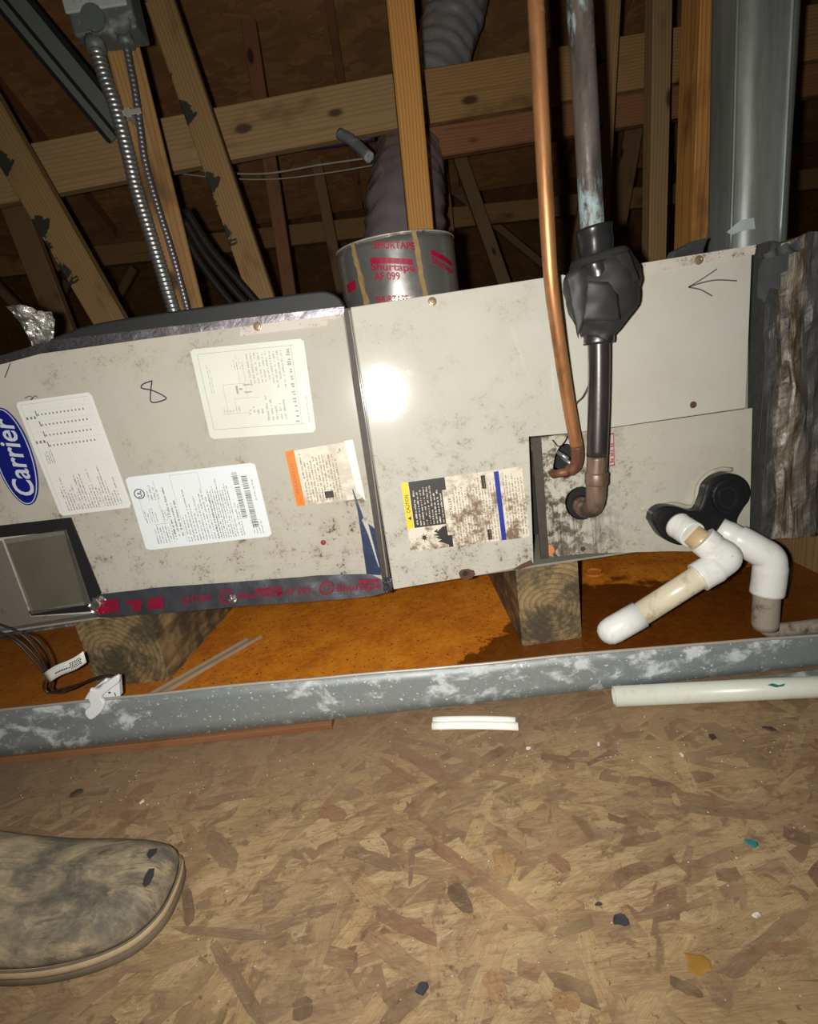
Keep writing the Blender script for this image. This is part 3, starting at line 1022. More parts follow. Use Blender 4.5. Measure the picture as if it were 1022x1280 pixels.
# ------------------------------------------------------------------ cabinets
UZ0, UZ1, UDEP = .1886, .703, .43
UZF = .214
def shell(x0, x1, z0, z1, mat, parent, name='casing'):
    def fr(z):
        return -(z - .2) * tan(TILT) + .0005
    b = MB()
    t = .004
    for lo, hi in [((x0, 0, z0), (x1, UDEP, z0 + t)), ((x0, 0, z1 - t), (x1, UDEP, z1)), ((x0, 0, z0 + t), (x0 + t, UDEP, z1 - t)), ((x1 - t, 0, z0 + t), (x1, UDEP, z1 - t)), ((x0, UDEP - t, z0 + t), (x1, UDEP, z1 - t))]:
        b.box(lo, hi)
    b.map(lambda q: Vector((q.x, q.y + fr(q.z) * (1 - q.y / UDEP), q.z)))
    return b.build(name, mat, parent)

DF, DC, DL = .004, .008, .003
class Sheet:
    """a printed label: four corner pixels (TL, TR, BR, BL) on the front plane at offset d; s runs right, t runs down"""
    def __init__(s, q, d):
        s.q = [Vector((*p, 0)) for p in q]
        s.d = d
        s.v, s.f = [], []
        s.asp = (s.q[1] - s.q[0]).length / (s.q[3] - s.q[0]).length
    def px(s, a, b):
        p = s.q[0].lerp(s.q[1], a).lerp(s.q[3].lerp(s.q[2], a), b)
        return (p.x, p.y)
    def at(s, a, b, h=.0004):
        return pp(*s.px(a, b), s.d + h)
    def rect(s, a0, a1, b0, b1):
        n = len(s.v)
        s.v += [(a0, b0), (a1, b0), (a1, b1), (a0, b1)]
        s.f.append((n, n + 3, n + 2, n + 1))
    def block(s, a0, a1, b0, b1, n, hgt=.55, ragged=.3, seed=0, align=1, dens=.86):
        """n lines of small print read from bottom to top"""
        r = random.Random(seed)
        pitch = (a1 - a0) / n
        for i in range(n):
            ac = a0 + (i + .5) * pitch
            w = pitch * hgt
            adv = w * s.asp * .62
            span = (b1 - b0) * (1 - r.random() * ragged)
            t = b1 if align else b0 + span
            end = t - span
            while t > end:
                for _ in range(r.randint(2, 8)):
                    if t - adv < end:
                        break
                    up = w * r.choice((.7, .7, 1.0))
                    if r.random() < dens:
                        s.rect(ac + w / 2 - up, ac + w / 2, t - adv * r.uniform(.55, .8), t)
                    t -= adv
                t -= adv * .9
    def line(s, a0, b0, a1, b1, w=.004):
        if abs(a1 - a0) < abs(b1 - b0):
            s.rect(a0 - w / 2, a0 + w / 2, min(b0, b1), max(b0, b1))
        else:
            s.rect(min(a0, a1), max(a0, a1), b0 - w / 2 * s.asp, b0 + w / 2 * s.asp)
    def flush(s, name, mat, parent, h=.0004):
        if s.f:
            o = obj(name, [s.at(a, b, h) for a, b in s.v], s.f, mat, parent)
            o['kind'] = 'stuff' if len(s.f) > 40 else 'thing'
            if len(s.f) <= 40:
                del o['kind']
        s.v, s.f = [], []
    def text(s, name, st, a0, a1, b0, b1, mat, parent, up=True, h=.0004, **kw):
        v, f = text2d(st, **kw)
        if up:
            vv = [(a1 - y * (a1 - a0), b1 - x * (b1 - b0)) for x, y in v]
        else:
            vv = [(a0 + x * (a1 - a0), b1 - y * (b1 - b0)) for x, y in v]
        return obj(name, [s.at(a, b, h) for a, b in vv], f, mat, parent)
    def base(s, name, mat, parent, label=None, th=.0004, r=.03):
        o = plate(name, [[s.px(a, b) for a, b in ((r, 0), (1 - r, 0), (1, r), (1, 1 - r), (1 - r, 1), (r, 1), (0, 1 - r), (0, r))]], s.d - th, s.d, mat, parent)
        if label:
            o['label'] = label
        return o

def strip_px(name, pts, w, d, mat, parent):
    """pen stroke lying on the front plane"""
    P = [Vector((*pc(u, v, d), 0)) for u, v in pts]
    v, f = [], []
    for i, p in enumerate(P):
        t = (P[min(i + 1, len(P) - 1)] - P[max(i - 1, 0)]).normalized()
        nn = Vector((-t.y, t.x, 0)) * w / 2
        v += [W(p.x + nn.x, p.y + nn.y, d), W(p.x - nn.x, p.y - nn.y, d)]
    f = [(2 * i, 2 * i + 1, 2 * i + 3, 2 * i + 2) for i in range(len(P) - 1)]
    return obj(name, v, f, mat, parent)

def smooth_px(pts, n=6):
    return [(p.x, p.y) for p in catmull([Vector((*p, 0)) for p in pts], n)]

def screw_px(u, v, r, d, mat, parent, name='hex_screw', label=None):
    x, z = pc(u, v, d)
    b = MB()
    ring = []
    prof = [(r * 1.25, 0), (r * 1.2, .0012), (r * .95, .0016), (r * .85, .0042), (r * .5, .0046), (r * .3, .0036)]
    n = 12
    vs = [W(x + q * cos(2 * pi * k / n), z + q * sin(2 * pi * k / n), d + h) for q, h in prof for k in range(n)]
    fs = [(j * n + k, j * n + (k + 1) % n, (j + 1) * n + (k + 1) % n, (j + 1) * n + k) for j in range(len(prof) - 1) for k in range(n)]
    fs.append(tuple(range((len(prof) - 1) * n, len(prof) * n)))
    o = obj(name, vs, fs, mat, parent)
    if label:
        o['label'] = label
    return o

# ---- furnace section (left)
FX0, FX1 = -1.10, -.0595
fur = thing('furnace_cabinet', 'long grey furnace cabinet covered in labels, left section of the unit', 'furnace', ((FX0 + FX1) / 2, .2, UZF))
shell(FX0, FX1, UZF, UZ1, M['casing'], fur)
plate('front_panel', [[(-260, 486), (0, 449), (428, 389), (480, 741), (122, 766), (0, 785), (-260, 818)]], 0.0005, DF, M['panel'], fur, bev=.0012)
plate('lower_skirt', [[(-60, 682), (2, 676), (38, 771), (119, 767), (0, 786), (-60, 796)]], DF, DF + .0015, M['skirt'], fur)['label'] = 'dark grey skirt beside the filter window'  # plate of a darker grey than the front panel
plate('filter_frame', [[(-60, 664), (88, 647), (126, 741), (119, 764), (39, 770), (36, 764), (106, 757), (80, 664), (-60, 678)]], DF, DF + .003, M['gasket'], fur)['label'] = 'black gasket frame of the filter window'
pn = plate('filter_pane', [[(5, 674), (82, 662), (113, 755), (40, 768)]], DF + .003, DF + .005, M['pane'], fur, bev=.0008)
pn['label'] = 'cloudy clear plastic window pane'
for a, b_ in [((5, 674), (40, 768)), ((22, 676), (58, 764)), ((66, 667), (98, 756)), ((82, 662), (113, 755))]:
    strip_px('pane_ridge', [a, b_], .003, DF + .0056, M['pane'], pn)
# dull inner stain behind the pane
plate('filter_backing', [[(8, 680), (80, 668), (108, 752), (42, 764)]], DF, DF + .001, simple('dingy_filter_backing', (.15, .125, .06), .8, var=.7, scale=14), fur)
# top flange with foil tape
tp, bt = lerp_line([(-260, 480), (0, 445), (60, 426), (430, 383)], 70), lerp_line([(-260, 492), (0, 456), (62, 439), (430, 392)], 70)
rr = random.Random(8)
def wr(amp, sc):
    return lambda p, i, j: PN * (amp * noise.noise(p * sc))
v, f = grid_sheet([pp(u, w, DF + .0018) for u, w in tp], [pp(u, w, DF + .0018) for u, w in bt], 3, wr(.0012, 70))
obj('top_foil_tape', v, f, M['foil_purple'], fur, True)['label'] = 'purplish foil tape along the top edge'
plate('top_flange', [[(300, 404), (428, 387), (430, 396), (410, 400), (408, 407), (300, 420)]], DF, DF + .0012, M['flange'], fur)

# emblem: blue oval with the name read from bottom to top
ex, ez, ea, eb = -.681, .340, .034, .088
ell = lambda k: [(ex + ea * k * cos(t * pi / 24), ez + (eb - ea * (1 - k)) * sin(t * pi / 24)) for t in range(48)]
em = plate('emblem', [ell(1.0)], DF, DF + .002, M['logo_rim'], fur, world2d=True)
em['label'] = 'blue oval emblem with silver lettering'
plate('emblem_line', [ell(.93), ell(.885)], DF + .002, DF + .0024, M['logo_white'], em, world2d=True)
plate('emblem_field', [ell(.885)], DF + .002, DF + .0023, M['logo_blue'], em, world2d=True)
v, f = text2d('Carrier', shear=.25, bold=.015)
obj('emblem_lettering', [W(ex + .0185 - y * .036, ez - .070 + x * .140, DF + .0028) for x, y in v], f, M['logo_white'], em)

# data table label
S = Sheet([(19, 503), (113, 490), (165, 634), (76, 645)], DF + .0004)
lb = S.base('data_label', M['paper'], fur, 'white data table label with four ruled rows')
S.line(.05, .03, .95, .03, .004)
S.line(.055, .03, .055, .97, .004)
for k in range(24):
    S.line(.14 + .035 * k, .05, .14 + .035 * k, .97, .0018)
for r_ in (.13, .22, .31, .40):
    S.line(.10, r_ - .035, .95, r_ - .035, .002)
S.flush('label_rules', M['ink_soft'], lb)
rr = random.Random(3)
for r_ in (.13, .22, .31, .40):
    for k in range(13):
        a = .22 + k * .05
        S.rect(a, a + .018, r_ - .008, r_ + .008)
    S.rect(.20, .215, r_ - .035, r_ + .012)
for r_ in (.15, .36):
    for k in range(3):
        S.rect(.06 + k * .05, .085 + k * .05, r_ - .012, r_ + .012)
S.block(.12, .90, .60, .965, 20, .5, .75, seed=5)
S.block(.10, .22, .42, .55, 4, .5, .3, seed=6)
S.flush('printed_text', M['ink'], lb)

# wiring diagram label
S = Sheet([(237, 437), (379, 423), (395, 540), (263, 549)], DF + .0004)
lb = S.base('wiring_label', M['paper_yellow'], fur, 'yellowed wiring diagram label with a thin border')
for q in ((.055, .06, .90, .06), (.055, .90, .90, .90), (.055, .06, .055, .90), (.88, .06, .88, .90)):
    S.line(*q, .004)
for q in ((.22, .42, .22, .74), (.22, .42, .42, .42), (.42, .42, .42, .58), (.30, .58, .52, .58), (.30, .58, .30, .74), (.16, .74, .42, .74), (.38, .20, .38, .40), (.43, .18, .43, .40)):
    S.line(*q, .003)
S.flush('label_rules', M['ink_soft'], lb)
S.block(.46, .80, .09, .50, 10, .5, .25, seed=11, align=0)
S.block(.82, .87, .08, .88, 1, .7, 0, seed=12)
S.block(.10, .14, .16, .50, 2, .5, .2, seed=13)
S.block(.56, .76, .54, .84, 5, .5, .5, seed=14)
S.block(.32, .44, .10, .26, 5, .5, .6, seed=15, dens=.55)
S.block(.17, .34, .66, .72, 6, .5, .6, seed=16)
S.block(.40, .55, .66, .76, 4, .6, .5, seed=19)
S.rect(.33, .35, .44, .53)
S.rect(.36, .39, .47, .49)
S.rect(.40, .47, .43, .445)
S.rect(.40, .47, .51, .525)
S.block(.94, .96, .55, .9, 1, .6, .2, seed=17)
S.flush('printed_text', M['ink_soft'], lb)

# rating plate
S = Sheet([(156, 597), (318, 578), (340, 670), (183, 688)], DF + .0008)
lb = S.base('rating_label', M['paper_cool'], fur, 'white rating label with bar codes and a circled mark')
for q in ((.20, .08, .20, .95), (.335, .04, .335, .95), (.10, .67, .30, .67), (.06, .30, .06, .60), (.33, .04, .55, .04), (.55, .04, .55, .26)):
    S.line(*q, .0025)
S.flush('label_rules', M['ink_soft'], lb)
S.block(.12, .22, .10, .34, 4, .45, .5, seed=20)
S.block(.24, .33, .12, .86, 3, .5, .45, seed=21)
S.block(.34, .62, .20, .95, 12, .45, .55, seed=22)
S.block(.58, .75, .12, .95, 9, .55, .25, seed=23)
S.block(.10, .27, .66, .93, 8, .5, .3, seed=24)
S.block(.06, .16, .42, .64, 5, .45, .4, seed=25)
S.block(.20, .25, .40, .64, 3, .5, .6, seed=30)
S.block(.76, .80, .42, .95, 2, .5, .2, seed=26)
S.block(.86, .95, .70, .95, 4, .4, .3, seed=27)
S.block(.935, .955, .20, .5, 1, .5, .3, seed=28)
S.flush('printed_text', M['ink'], lb)
r = random.Random(2)
for a0, a1, b0, b1 in ((.805, .845, .10, .72), (.87, .915, .16, .86)):
    t = b0
    while t < b1:
        w = r.choice((.006, .010, .016))
        if .25 < (t - b0) / (b1 - b0) < .30:
            t += .02
        S.rect(a0, a1, t, min(b1, t + w))
        t += w + r.choice((.006, .010))
S.flush('bar_code', M['ink'], lb)
for k in range(20):
    a, b_ = 2 * pi * k / 20, 2 * pi * (k + 1) / 20
    n0 = len(S.v)
    for rad_, an in ((.034, a), (.041, a), (.041, b_), (.034, b_)):
        S.v.append((.072 + rad_ * cos(an), .24 + rad_ * S.asp * sin(an)))
    S.f.append((n0, n0 + 1, n0 + 2, n0 + 3))
S.flush('mark_ring', M['ink_black'], lb)
S.text('mark_letters', 'UL', .055, .090, .20, .285, M['ink_black'], lb, bold=.02)

# orange-striped warning label
S = Sheet([(356, 565), (441, 551), (453, 623), (371, 633)], DF + .0004)
lb = S.base('warning_label', M['paper_dirty'], fur, 'soiled warning label with an orange stripe')
plate('orange_stripe', [[S.px(0, 0), S.px(.13, -.02), S.px(.13, 1), S.px(0, 1)]], S.d, S.d + .0003, M['ink_orange'], lb)
S.block(.17, .72, .06, .95, 12, .5, .25, seed=31)
S.block(.74, .80, .04, .16, 2, .8, 0, seed=33)
S.flush('printed_text', M['ink_brown'], lb)
S.rect(.45, .58, .80, .92)
S.flush('pictogram', M['ink_black'], lb)
S.text('stripe_lettering', 'WARNING', .03, .085, .22, .80, M['ink_brown'], lb, h=.0006)
plate('torn_strip', [[S.px(.87, -.02), S.px(1.0, -.02), S.px(1.04, 1.05), S.px(.93, .85)]], S.d, S.d + .0004, M['paper'], lb)

# marker "8", scratch by the edge
strip_px('marker_digit', smooth_px([(190, 476), (179, 480), (177, 485), (190, 488), (203, 494), (207, 499), (190, 503), (188, 492), (190, 476)]), .0022, DF + .0003, M['marker'], fur)['label'] = 'handwritten 8 in dark marker'
strip_px('marker_scrawl', smooth_px([(31, 498), (37, 495), (41, 498), (38, 500), (44, 495), (47, 497)]), .0015, DF + .0003, M['marker_grey'], fur)
strip_px('marker_tick', [(13, 454), (6, 472)], .002, DF + .0003, M['marker_grey'], fur)
screw_px(322, 408, .0062, DF + .0012, M['screw'], fur)
screw_px(404, 678, .0042, DF, M['red_plug'], fur, 'red_plug', 'small dark red plug')

# foil tape along the bottom edge, wrinkled, printed in crimson
tt = [(113, 757), (122, 743), (150, 740), (200, 734), (300, 727), (400, 719), (462, 717), (482, 727)]
tb = [(114, 767), (124, 772), (150, 771), (200, 767), (300, 758), (400, 751), (462, 746), (482, 741)]
n_ = 90
T0, T1 = lerp_line(tt, n_), lerp_line(tb, n_)
DT = DF + .005
v, f = grid_sheet([pp(u, w, DT) for u, w in T0], [pp(u, w, DT) for u, w in T1], 7, wr(.0022, 38))
ft = obj('bottom_foil_tape', v, f, M['foil'], fur, True)
ft['label'] = 'dark foil tape with crimson printing along the bottom'
TS = Sheet([(120, 744), (482, 718), (482, 741), (120, 772)], DT)
def tape_text(st, u0, u1, t0, t1, mat, **kw):
    a0, a1 = (u0 - 120) / 362, (u1 - 120) / 362
    TS.text('tape_lettering', st, a0, a1, t0, t1, mat, ft, up=False, h=.0030, **kw)
def tape_patch(u0, u1, t0, t1):
    TS.rect((u0 - 120) / 362, (u1 - 120) / 362, t0, t1)
tape_text('Q1729', 227, 263, .36, .75, M['ink_crimson'], bold=.03)
tape_text('Shurtape', 296, 352, .36, .78, M['ink_crimson'], bold=.02)
tape_text('AF 099', 355, 388, .36, .72, M['ink_crimson'], bold=.02)
tape_text('Shurtape', 421, 476, .36, .86, M['ink_crimson'], bold=.02)
tape_patch(318, 352, .24, .40); tape_patch(448, 474, .20, .40)
tape_patch(346, 352, .40, .76)
tape_patch(120, 148, .25, .85); tape_patch(157, 178, .35, .55); tape_patch(165, 176, .55, .85); tape_patch(185, 204, .30, .85)
for uc in (283, 408):
    for rad0, rad1 in ((7.2, 9.2), (3.6, 4.6)):
        for k in range(18):
            a, b_ = 2 * pi * k / 18, 2 * pi * (k + 1) / 18
            n0 = len(TS.v)
            for q, an in ((rad0, a), (rad1, a), (rad1, b_), (rad0, b_)):
                TS.v.append(((uc - 120 + q * cos(an)) / 362, .50 + q * sin(an) / 25))
            TS.f.append((n0, n0 + 1, n0 + 2, n0 + 3))
TS.flush('tape_marks', M['ink_crimson'], ft, .0030)
# crumpled end of that tape
def crumple(cu, cv, su, sv, d, amp, mat, name, parent, seed, rot=0.0, n=9):
    v = []
    for j in range(n):
        for i in range(n):
            a, b_ = (i / (n - 1) - .5) * 2, (j / (n - 1) - .5) * 2
            rr_ = max(abs(a), abs(b_))
            l = sqrt(a * a + b_ * b_) or 1
            a, b_ = a / l * rr_, b_ / l * rr_
            q = noise.noise_vector(Vector((a * 2.3 + seed, b_ * 2.3, seed * .7)))
            u = cu + su * (a * (1 + .25 * q.x))
            w = cv + sv * (b_ * (1 + .25 * q.y))
            v.append(pp(u, w, d + (1 - rr_ * rr_) * amp * .8 + amp * q.z * .9))
    f = [(j * n + i, (j + 1) * n + i, (j + 1) * n + i + 1, j * n + i + 1) for j in range(n - 1) for i in range(n - 1)]
    return obj(name, v, f, mat, parent)
crumple(124, 758, 12, 13, DT, .008, M['foil_bright'], 'tape_crumple', fur, 1.3)['label'] = 'bright crumpled end of the foil tape'
crumple(127, 762, 6, 7, DT + .006, .004, M['ink_red'], 'tape_crumple', fur, 4.3)['label'] = 'crimson printed tuck in the tape end'
crumple(291, 749, 5, 6, DT + .002, .004, M['foil_bright'], 'tape_tear', fur, 2.2)
crumple(484, 731, 6, 10, DT, .007, M['foil'], 'tape_crumple', fur, 5.1)
# torn dark blue tape by the seam
v, f = grid_sheet([pp(*q, DF + .001) for q in lerp_line([(440, 612), (447, 640), (452, 675), (458, 718)], 24)], [pp(*q, DF + .001) for q in lerp_line([(441, 611), (456, 652), (468, 660), (477, 719)], 24)], 4, wr(.0008, 60))
obj('torn_blue_tape', v, f, M['foil_blue'], fur, True)['label'] = 'torn dark blue tape beside the seam'
plate('torn_white_backing', [[(452, 650), (457, 644), (475, 712), (477, 719), (470, 700), (460, 668)]], DF, DF + .0012, M['panel_coil'], fur)
# seam strip between the two cabinets
plate('seam_strip', [[(429, 386), (437, 385), (490, 738), (478, 741)]], -.012, .002, M['brown_gasket'], fur)['label'] = 'dirty dark seam strip between the cabinets'
strip_px('seam_edge', [(436, 388), (462, 560), (486, 737)], .0018, .0045, M['casing'], fur)

# ---- coil cabinet (right)
CX0, CX1 = -.052, .644
coil = thing('coil_cabinet', 'pale grey coil cabinet that the copper pipes enter, right section of the unit', 'cabinet', ((CX0 + CX1) / 2, .2, UZ0))
shell(CX0, CX1, UZ0, UZ1, M['casing'], coil)
plate('access_panel', [[(438, 384), (704, 343), (712, 346), (940, 311), (932, 510), (720, 541), (661, 546), (667, 706), (600, 719), (492, 737)]], 0.001, DC, M['panel_coil'], coil, bev=.0016)['label'] = 'large pale access panel with a handwritten arrow'
plate('top_flange', [[(789, 331), (945, 306), (943, 318), (789, 344)]], DC, DC + .003, M['flange'], coil)['label'] = 'worn tan flange strip at the top right'
def ellipse_px(u, v, a, b, n=20, rot=0):
    return [(u + a * cos(2 * pi * k / n) * cos(rot) - b * sin(2 * pi * k / n) * sin(rot), v + a * cos(2 * pi * k / n) * sin(rot) + b * sin(2 * pi * k / n) * cos(rot)) for k in range(n)]
slot = smooth_px([(690, 590), (694, 568), (702, 556), (712, 556), (716, 570), (716, 592), (704, 597), (690, 590)], 3)[:-1]
hole = ellipse_px(727, 629, 21, 21)
plate('connection_plate', [[(663, 548), (722, 541), (940, 510), (936, 690), (838, 689), (730, 692), (676, 698)], slot, hole], 0.0, DL, M['panel_low'], coil)['label'] = 'lower plate with two pipe openings, stained and rust spotted'
plate('plate_edge', [[(664, 548), (676, 546), (686, 697), (676, 699)]], DL, DL + .004, M['brown_gasket'], coil)['label'] = 'grimy folded edge of the lower plate'
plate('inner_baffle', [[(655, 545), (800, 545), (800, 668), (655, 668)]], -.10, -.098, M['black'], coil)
# caution label
S = Sheet([(501, 604), (652, 583), (662, 671), (513, 690)], DC + .0004)
lb = S.base('caution_label', M['paper_dirty'], coil, 'soiled caution label with yellow, black and blue bands', r=.02)
S.rect(.0, .055, .0, .665)
S.flush('yellow_band', M['ink_yellow'], lb, .0003)
for q in ((.06, .325, .0, .665), (.325, .36, .0, .18), (.325, .36, .83, 1.0), (.655, .69, .05, .24), (.655, .69, .82, .97)):
    S.rect(*q)
    S.flush('black_band', M['ink_black'], lb, .0003)
S.rect(.765, .805, .02, 1.0)
S.flush('blue_band', M['ink_blue'], lb, .0003)
S.block(.075, .32, .06, .64, 9, .5, .3, seed=41)
S.flush('reversed_text', M['paper_dirty'], lb, .0006)
S.block(.40, .76, .05, .97, 15, .5, .2, seed=42)
S.block(.82, .99, .04, .95, 7, .5, .2, seed=43)
S.flush('printed_text', M['ink_brown'], lb, .0006)
S.text('band_lettering', 'CAUTION', .014, .044, .18, .44, M['ink_black'], lb, h=.0006, bold=.01)
S.text('block_heading', 'INSTALLER', .365, .39, .30, .62, M['ink_black'], lb, h=.0006)
S.v += [(.016, .52), (.044, .49), (.044, .55)]; S.f.append((0, 2, 1))
S.flush('warning_triangle', M['ink_black'], lb, .0007)
# pictograms: burst and cut hand
def burst(cx, cy, r0, r1, k, seed):
    rg = random.Random(seed)
    n0 = len(S.v)
    for i in range(2 * k):
        rr_ = r1 * rg.uniform(.7, 1.1) if i % 2 == 0 else r0
        S.v.append((cx + rr_ * cos(pi * i / k), cy + rr_ * S.asp * sin(pi * i / k)))
    S.f.append(tuple(range(n0 + 2 * k - 1, n0 - 1, -1)))
burst(.13, .82, .014, .038, 8, 1)
S.flush('burst_pictogram', M['ink_black'], lb, .0006)
n0 = 0
S.v += [(.215, .75), (.25, .72), (.24, .76), (.29, .70), (.325, .69), (.33, .97), (.28, .93), (.235, .90), (.27, .88), (.22, .84), (.26, .83), (.20, .79), (.25, .79)]
S.f.append(tuple(reversed(range(13))))
S.flush('hand_pictogram', M['ink_black'], lb, .0006)
# pink service label beside the thick pipe
S = Sheet([(748, 545), (767, 541), (768, 582), (750, 585)], DL + .0004)
lb = S.base('pink_label', simple('pale_pink_film', (.55, .40, .38), .5), coil, 'small red and white label behind the thick pipe', r=.06)
S.block(.66, .95, .10, .90, 1, .8, 0, seed=52)
S.rect(.94, 1.0, .0, 1.0)
S.rect(.0, 1, .0, .04); S.rect(0, 1, .96, 1)
S.block(.05, .70, .06, .94, 4, .6, .1, seed=51)
S.flush('printed_text', M['ink_pink'], lb)
# arrow in marker
strip_px('marker_arrow', smooth_px([(921, 351), (895, 350), (875, 354), (860, 359)], 4), .0022, DC + .0003, M['marker_grey'], coil)['label'] = 'hand drawn arrow shaft'
strip_px('marker_arrow', smooth_px([(896, 336), (880, 347), (860, 359)], 4), .0020, DC + .0003, M['marker_grey'], coil)
strip_px('marker_arrow', smooth_px([(860, 359), (875, 362), (890, 370)], 4), .0022, DC + .0003, M['marker_grey'], coil)
screw_px(540, 377, .0062, DC, M['screw'], coil)
screw_px(873, 325, .0062, DC + .003, M['screw'], coil)
screw_px(866, 506, .0050, DC, M['screw_rust'], coil)
screw_px(582, 718, .0062, DC, M['screw_rust'], coil, 'rusty_screw_hole', 'rust ringed screw')
plate('screw_hole', [ellipse_px(581, 717, 3.2, 3.2, 10)], DC + .0046, DC + .005, M['black'], coil)
x, z = pc(582, 718, DC)
plate('rust_patch', [[(573, 716), (577, 712), (584, 711), (592, 713), (594, 718), (589, 723), (581, 725), (575, 722)]], DC, DC + .0005, M['screw_rust'], coil)
plate('rust_patch', [[(640, 712), (650, 706), (664, 700), (667, 706), (648, 712)]], DC, DC + .0005, M['screw_rust'], coil)
plate('rust_patch', [ellipse_px(685, 688, 8, 7, 14)], DL, DL + .0015, M['screw_orange'], coil)['label'] = 'round orange rust spot'
screw_px(728, 686, .0040, DL, M['screw_rust'], coil)
# drain outlet moulding: two lobes joined by a neck
outl = smooth_px([(815, 652), (818, 641), (830, 633), (848, 634), (864, 639), (874, 636), (880, 622), (884, 607), (896, 596), (912, 592), (928, 596), (938, 608), (938, 624), (930, 636), (922, 652), (925, 668), (905, 674), (880, 672), (862, 680), (848, 682), (828, 672), (815, 652)], 4)[:-1]
dr = plate('drain_outlet', [outl], DL, DL + .030, M['plastic_black'], coil, bev=.006)
dr['label'] = 'black moulded drain outlet with two lobes'
plate('outlet_cap', [ellipse_px(912, 622, 21, 22)], DL + .030, DL + .040, M['plastic_black'], dr, bev=.003)
plate('outlet_cap_inset', [ellipse_px(910, 622, 13, 14), ellipse_px(910, 622, 10, 11)], DL + .040, DL + .042, M['gasket'], dr)
P = smooth_px([(826, 636), (845, 633), (866, 637), (873, 630), (876, 612), (886, 598), (902, 590), (918, 590)], 5)
tube('caulk_bead', [pp(u - 4, w - 3, DL + .004) for u, w in P], .0045, M['caulk'], coil, 8)['label'] = 'whitish caulk bead round the outlet'

# ------------------------------------------------------------------ slab, foil scrap, collar on top of the unit
def prism_y(name, pts_px, Yf, Yb, mat, parent=None, bev=0.0):
    P = [on_y(u, v, Yf) for u, v in pts_px]
    v, f = fill2d([[(p.x, p.z) for p in P]], Yb - Yf, bev)
    m = (Yf + Yb) / 2
    return obj(name, [(q.x, m - q.z, q.y) for q in v], f, mat, parent)
zt = UZ1 + .001
def top_line(u0, u1, Y, n=2):
    return [(u0 + (u1 - u0) * k / n, 0) for k in range(n + 1)]
sl_top = [on_y(u, v, .05) for u, v in smooth_px([(62, 424), (100, 409), (160, 397), (235, 386), (320, 374), (385, 365), (408, 364), (424, 372), (431, 384)], 4)]
P = [(p.x, max(p.z, zt + .002)) for p in sl_top]
loop = P + [(P[-1][0], zt), (P[0][0] - .02, zt)]
v, f = fill2d([loop], .28, .004)
slab = obj('rubber_slab', [(q.x, .19 - q.z, q.y) for q in v], f, M['rubber_mat'])
recenter(slab)
tag(slab, 'black rubber insulation slab with a rounded end lying on the furnace cabinet', 'insulation')

fc_px = [[(8, 383), (22, 381), (36, 383), (50, 389), (64, 389)], [(16, 392), (28, 394), (42, 392), (56, 394), (68, 400)], [(24, 402), (34, 406), (46, 405), (58, 408), (68, 412)],
         [(31, 414), (38, 418), (48, 419), (58, 422), (67, 425)], [(39, 428), (44, 431), (50, 433), (58, 434), (64, 432)], [(42, 436), (46, 438), (51, 440), (58, 440), (63, 438)]]
v, f = [], []
rg = random.Random(12)
FR = []
for j, row in enumerate(fc_px):
    rr_ = smooth_px(row, 4)
    FR.append(rr_)
rows = []
for j in range(len(FR) - 1):
    for k in range(4):
        rows.append([tuple(a + (b_ - a) * k / 4 for a, b_ in zip(p, q)) for p, q in zip(FR[j], FR[j + 1])])
rows.append(FR[-1])
for j, row in enumerate(rows):
    for i, (u, w) in enumerate(row):
        q = noise.noise_vector(Vector((u * .09, w * .09, 3.1)))
        q2 = noise.noise_vector(Vector((u * .25, w * .25, 7.7)))
        p = on_y(u + q2.x * 1.5, w + q2.y * 1.5, .058 + .016 * q.z + .005 * q2.z)
        p.z = max(p.z, zt)
        v.append(p)
nn = len(rows[0])
f = [(j * nn + i, (j + 1) * nn + i, (j + 1) * nn + i + 1, j * nn + i + 1) for j in range(len(rows) - 1) for i in range(nn - 1)]
fs = obj('foil_scrap', v, f, M['foil_bright'])
fs.modifiers.new('solid', 'SOLIDIFY').thickness = .0006
recenter(fs)
tag(fs, 'crumpled bright foil scrap standing up on the left end of the furnace cabinet', 'foil')

# foil covered collar
CC = on_y(496, 330, .225)
CR, CZ0 = .1195, UZ1 + .001
CZ1 = on_y(494, 291, .225 - CR).z
col_ = thing('duct_collar', 'round collar wrapped in printed foil tape on top of the unit', 'duct collar', (CC.x, .225, CZ0))
def cyl(an, z, r=CR):
    return Vector((CC.x + r * sin(an), .225 - r * cos(an), z))
n_ = 72
v, f = [], []
for j in range(9):
    for i in range(n_):
        an = 2 * pi * i / n_
        z = CZ0 + (CZ1 - CZ0) * j / 8
        r_ = CR + .0014 * noise.noise(Vector((cos(an) * 3, sin(an) * 3, z * 9)))
        v.append(cyl(an, z, r_))
f = [(j * n_ + i, j * n_ + (i + 1) % n_, (j + 1) * n_ + (i + 1) % n_, (j + 1) * n_ + i) for j in range(8) for i in range(n_)]
o = obj('foil_wrap', v, f, M['foil_collar'], col_, True)
o.modifiers.new('solid', 'SOLIDIFY').thickness = .002
tube('collar_rim', [cyl(2 * pi * k / 48, CZ1, CR - .0005) for k in range(49)], .0017, M['galv_edge'], col_, 6)
def col_patch(name, loops, mat, lift=.0016):
    v, f = [], []
    for lp in loops:
        n0 = len(v)
        v += [cyl(a, CZ0 + (CZ1 - CZ0) * t, CR + lift) for a, t in lp]
        f.append(tuple(range(n0, n0 + len(lp))))
    return obj(name, v, f, mat, col_)
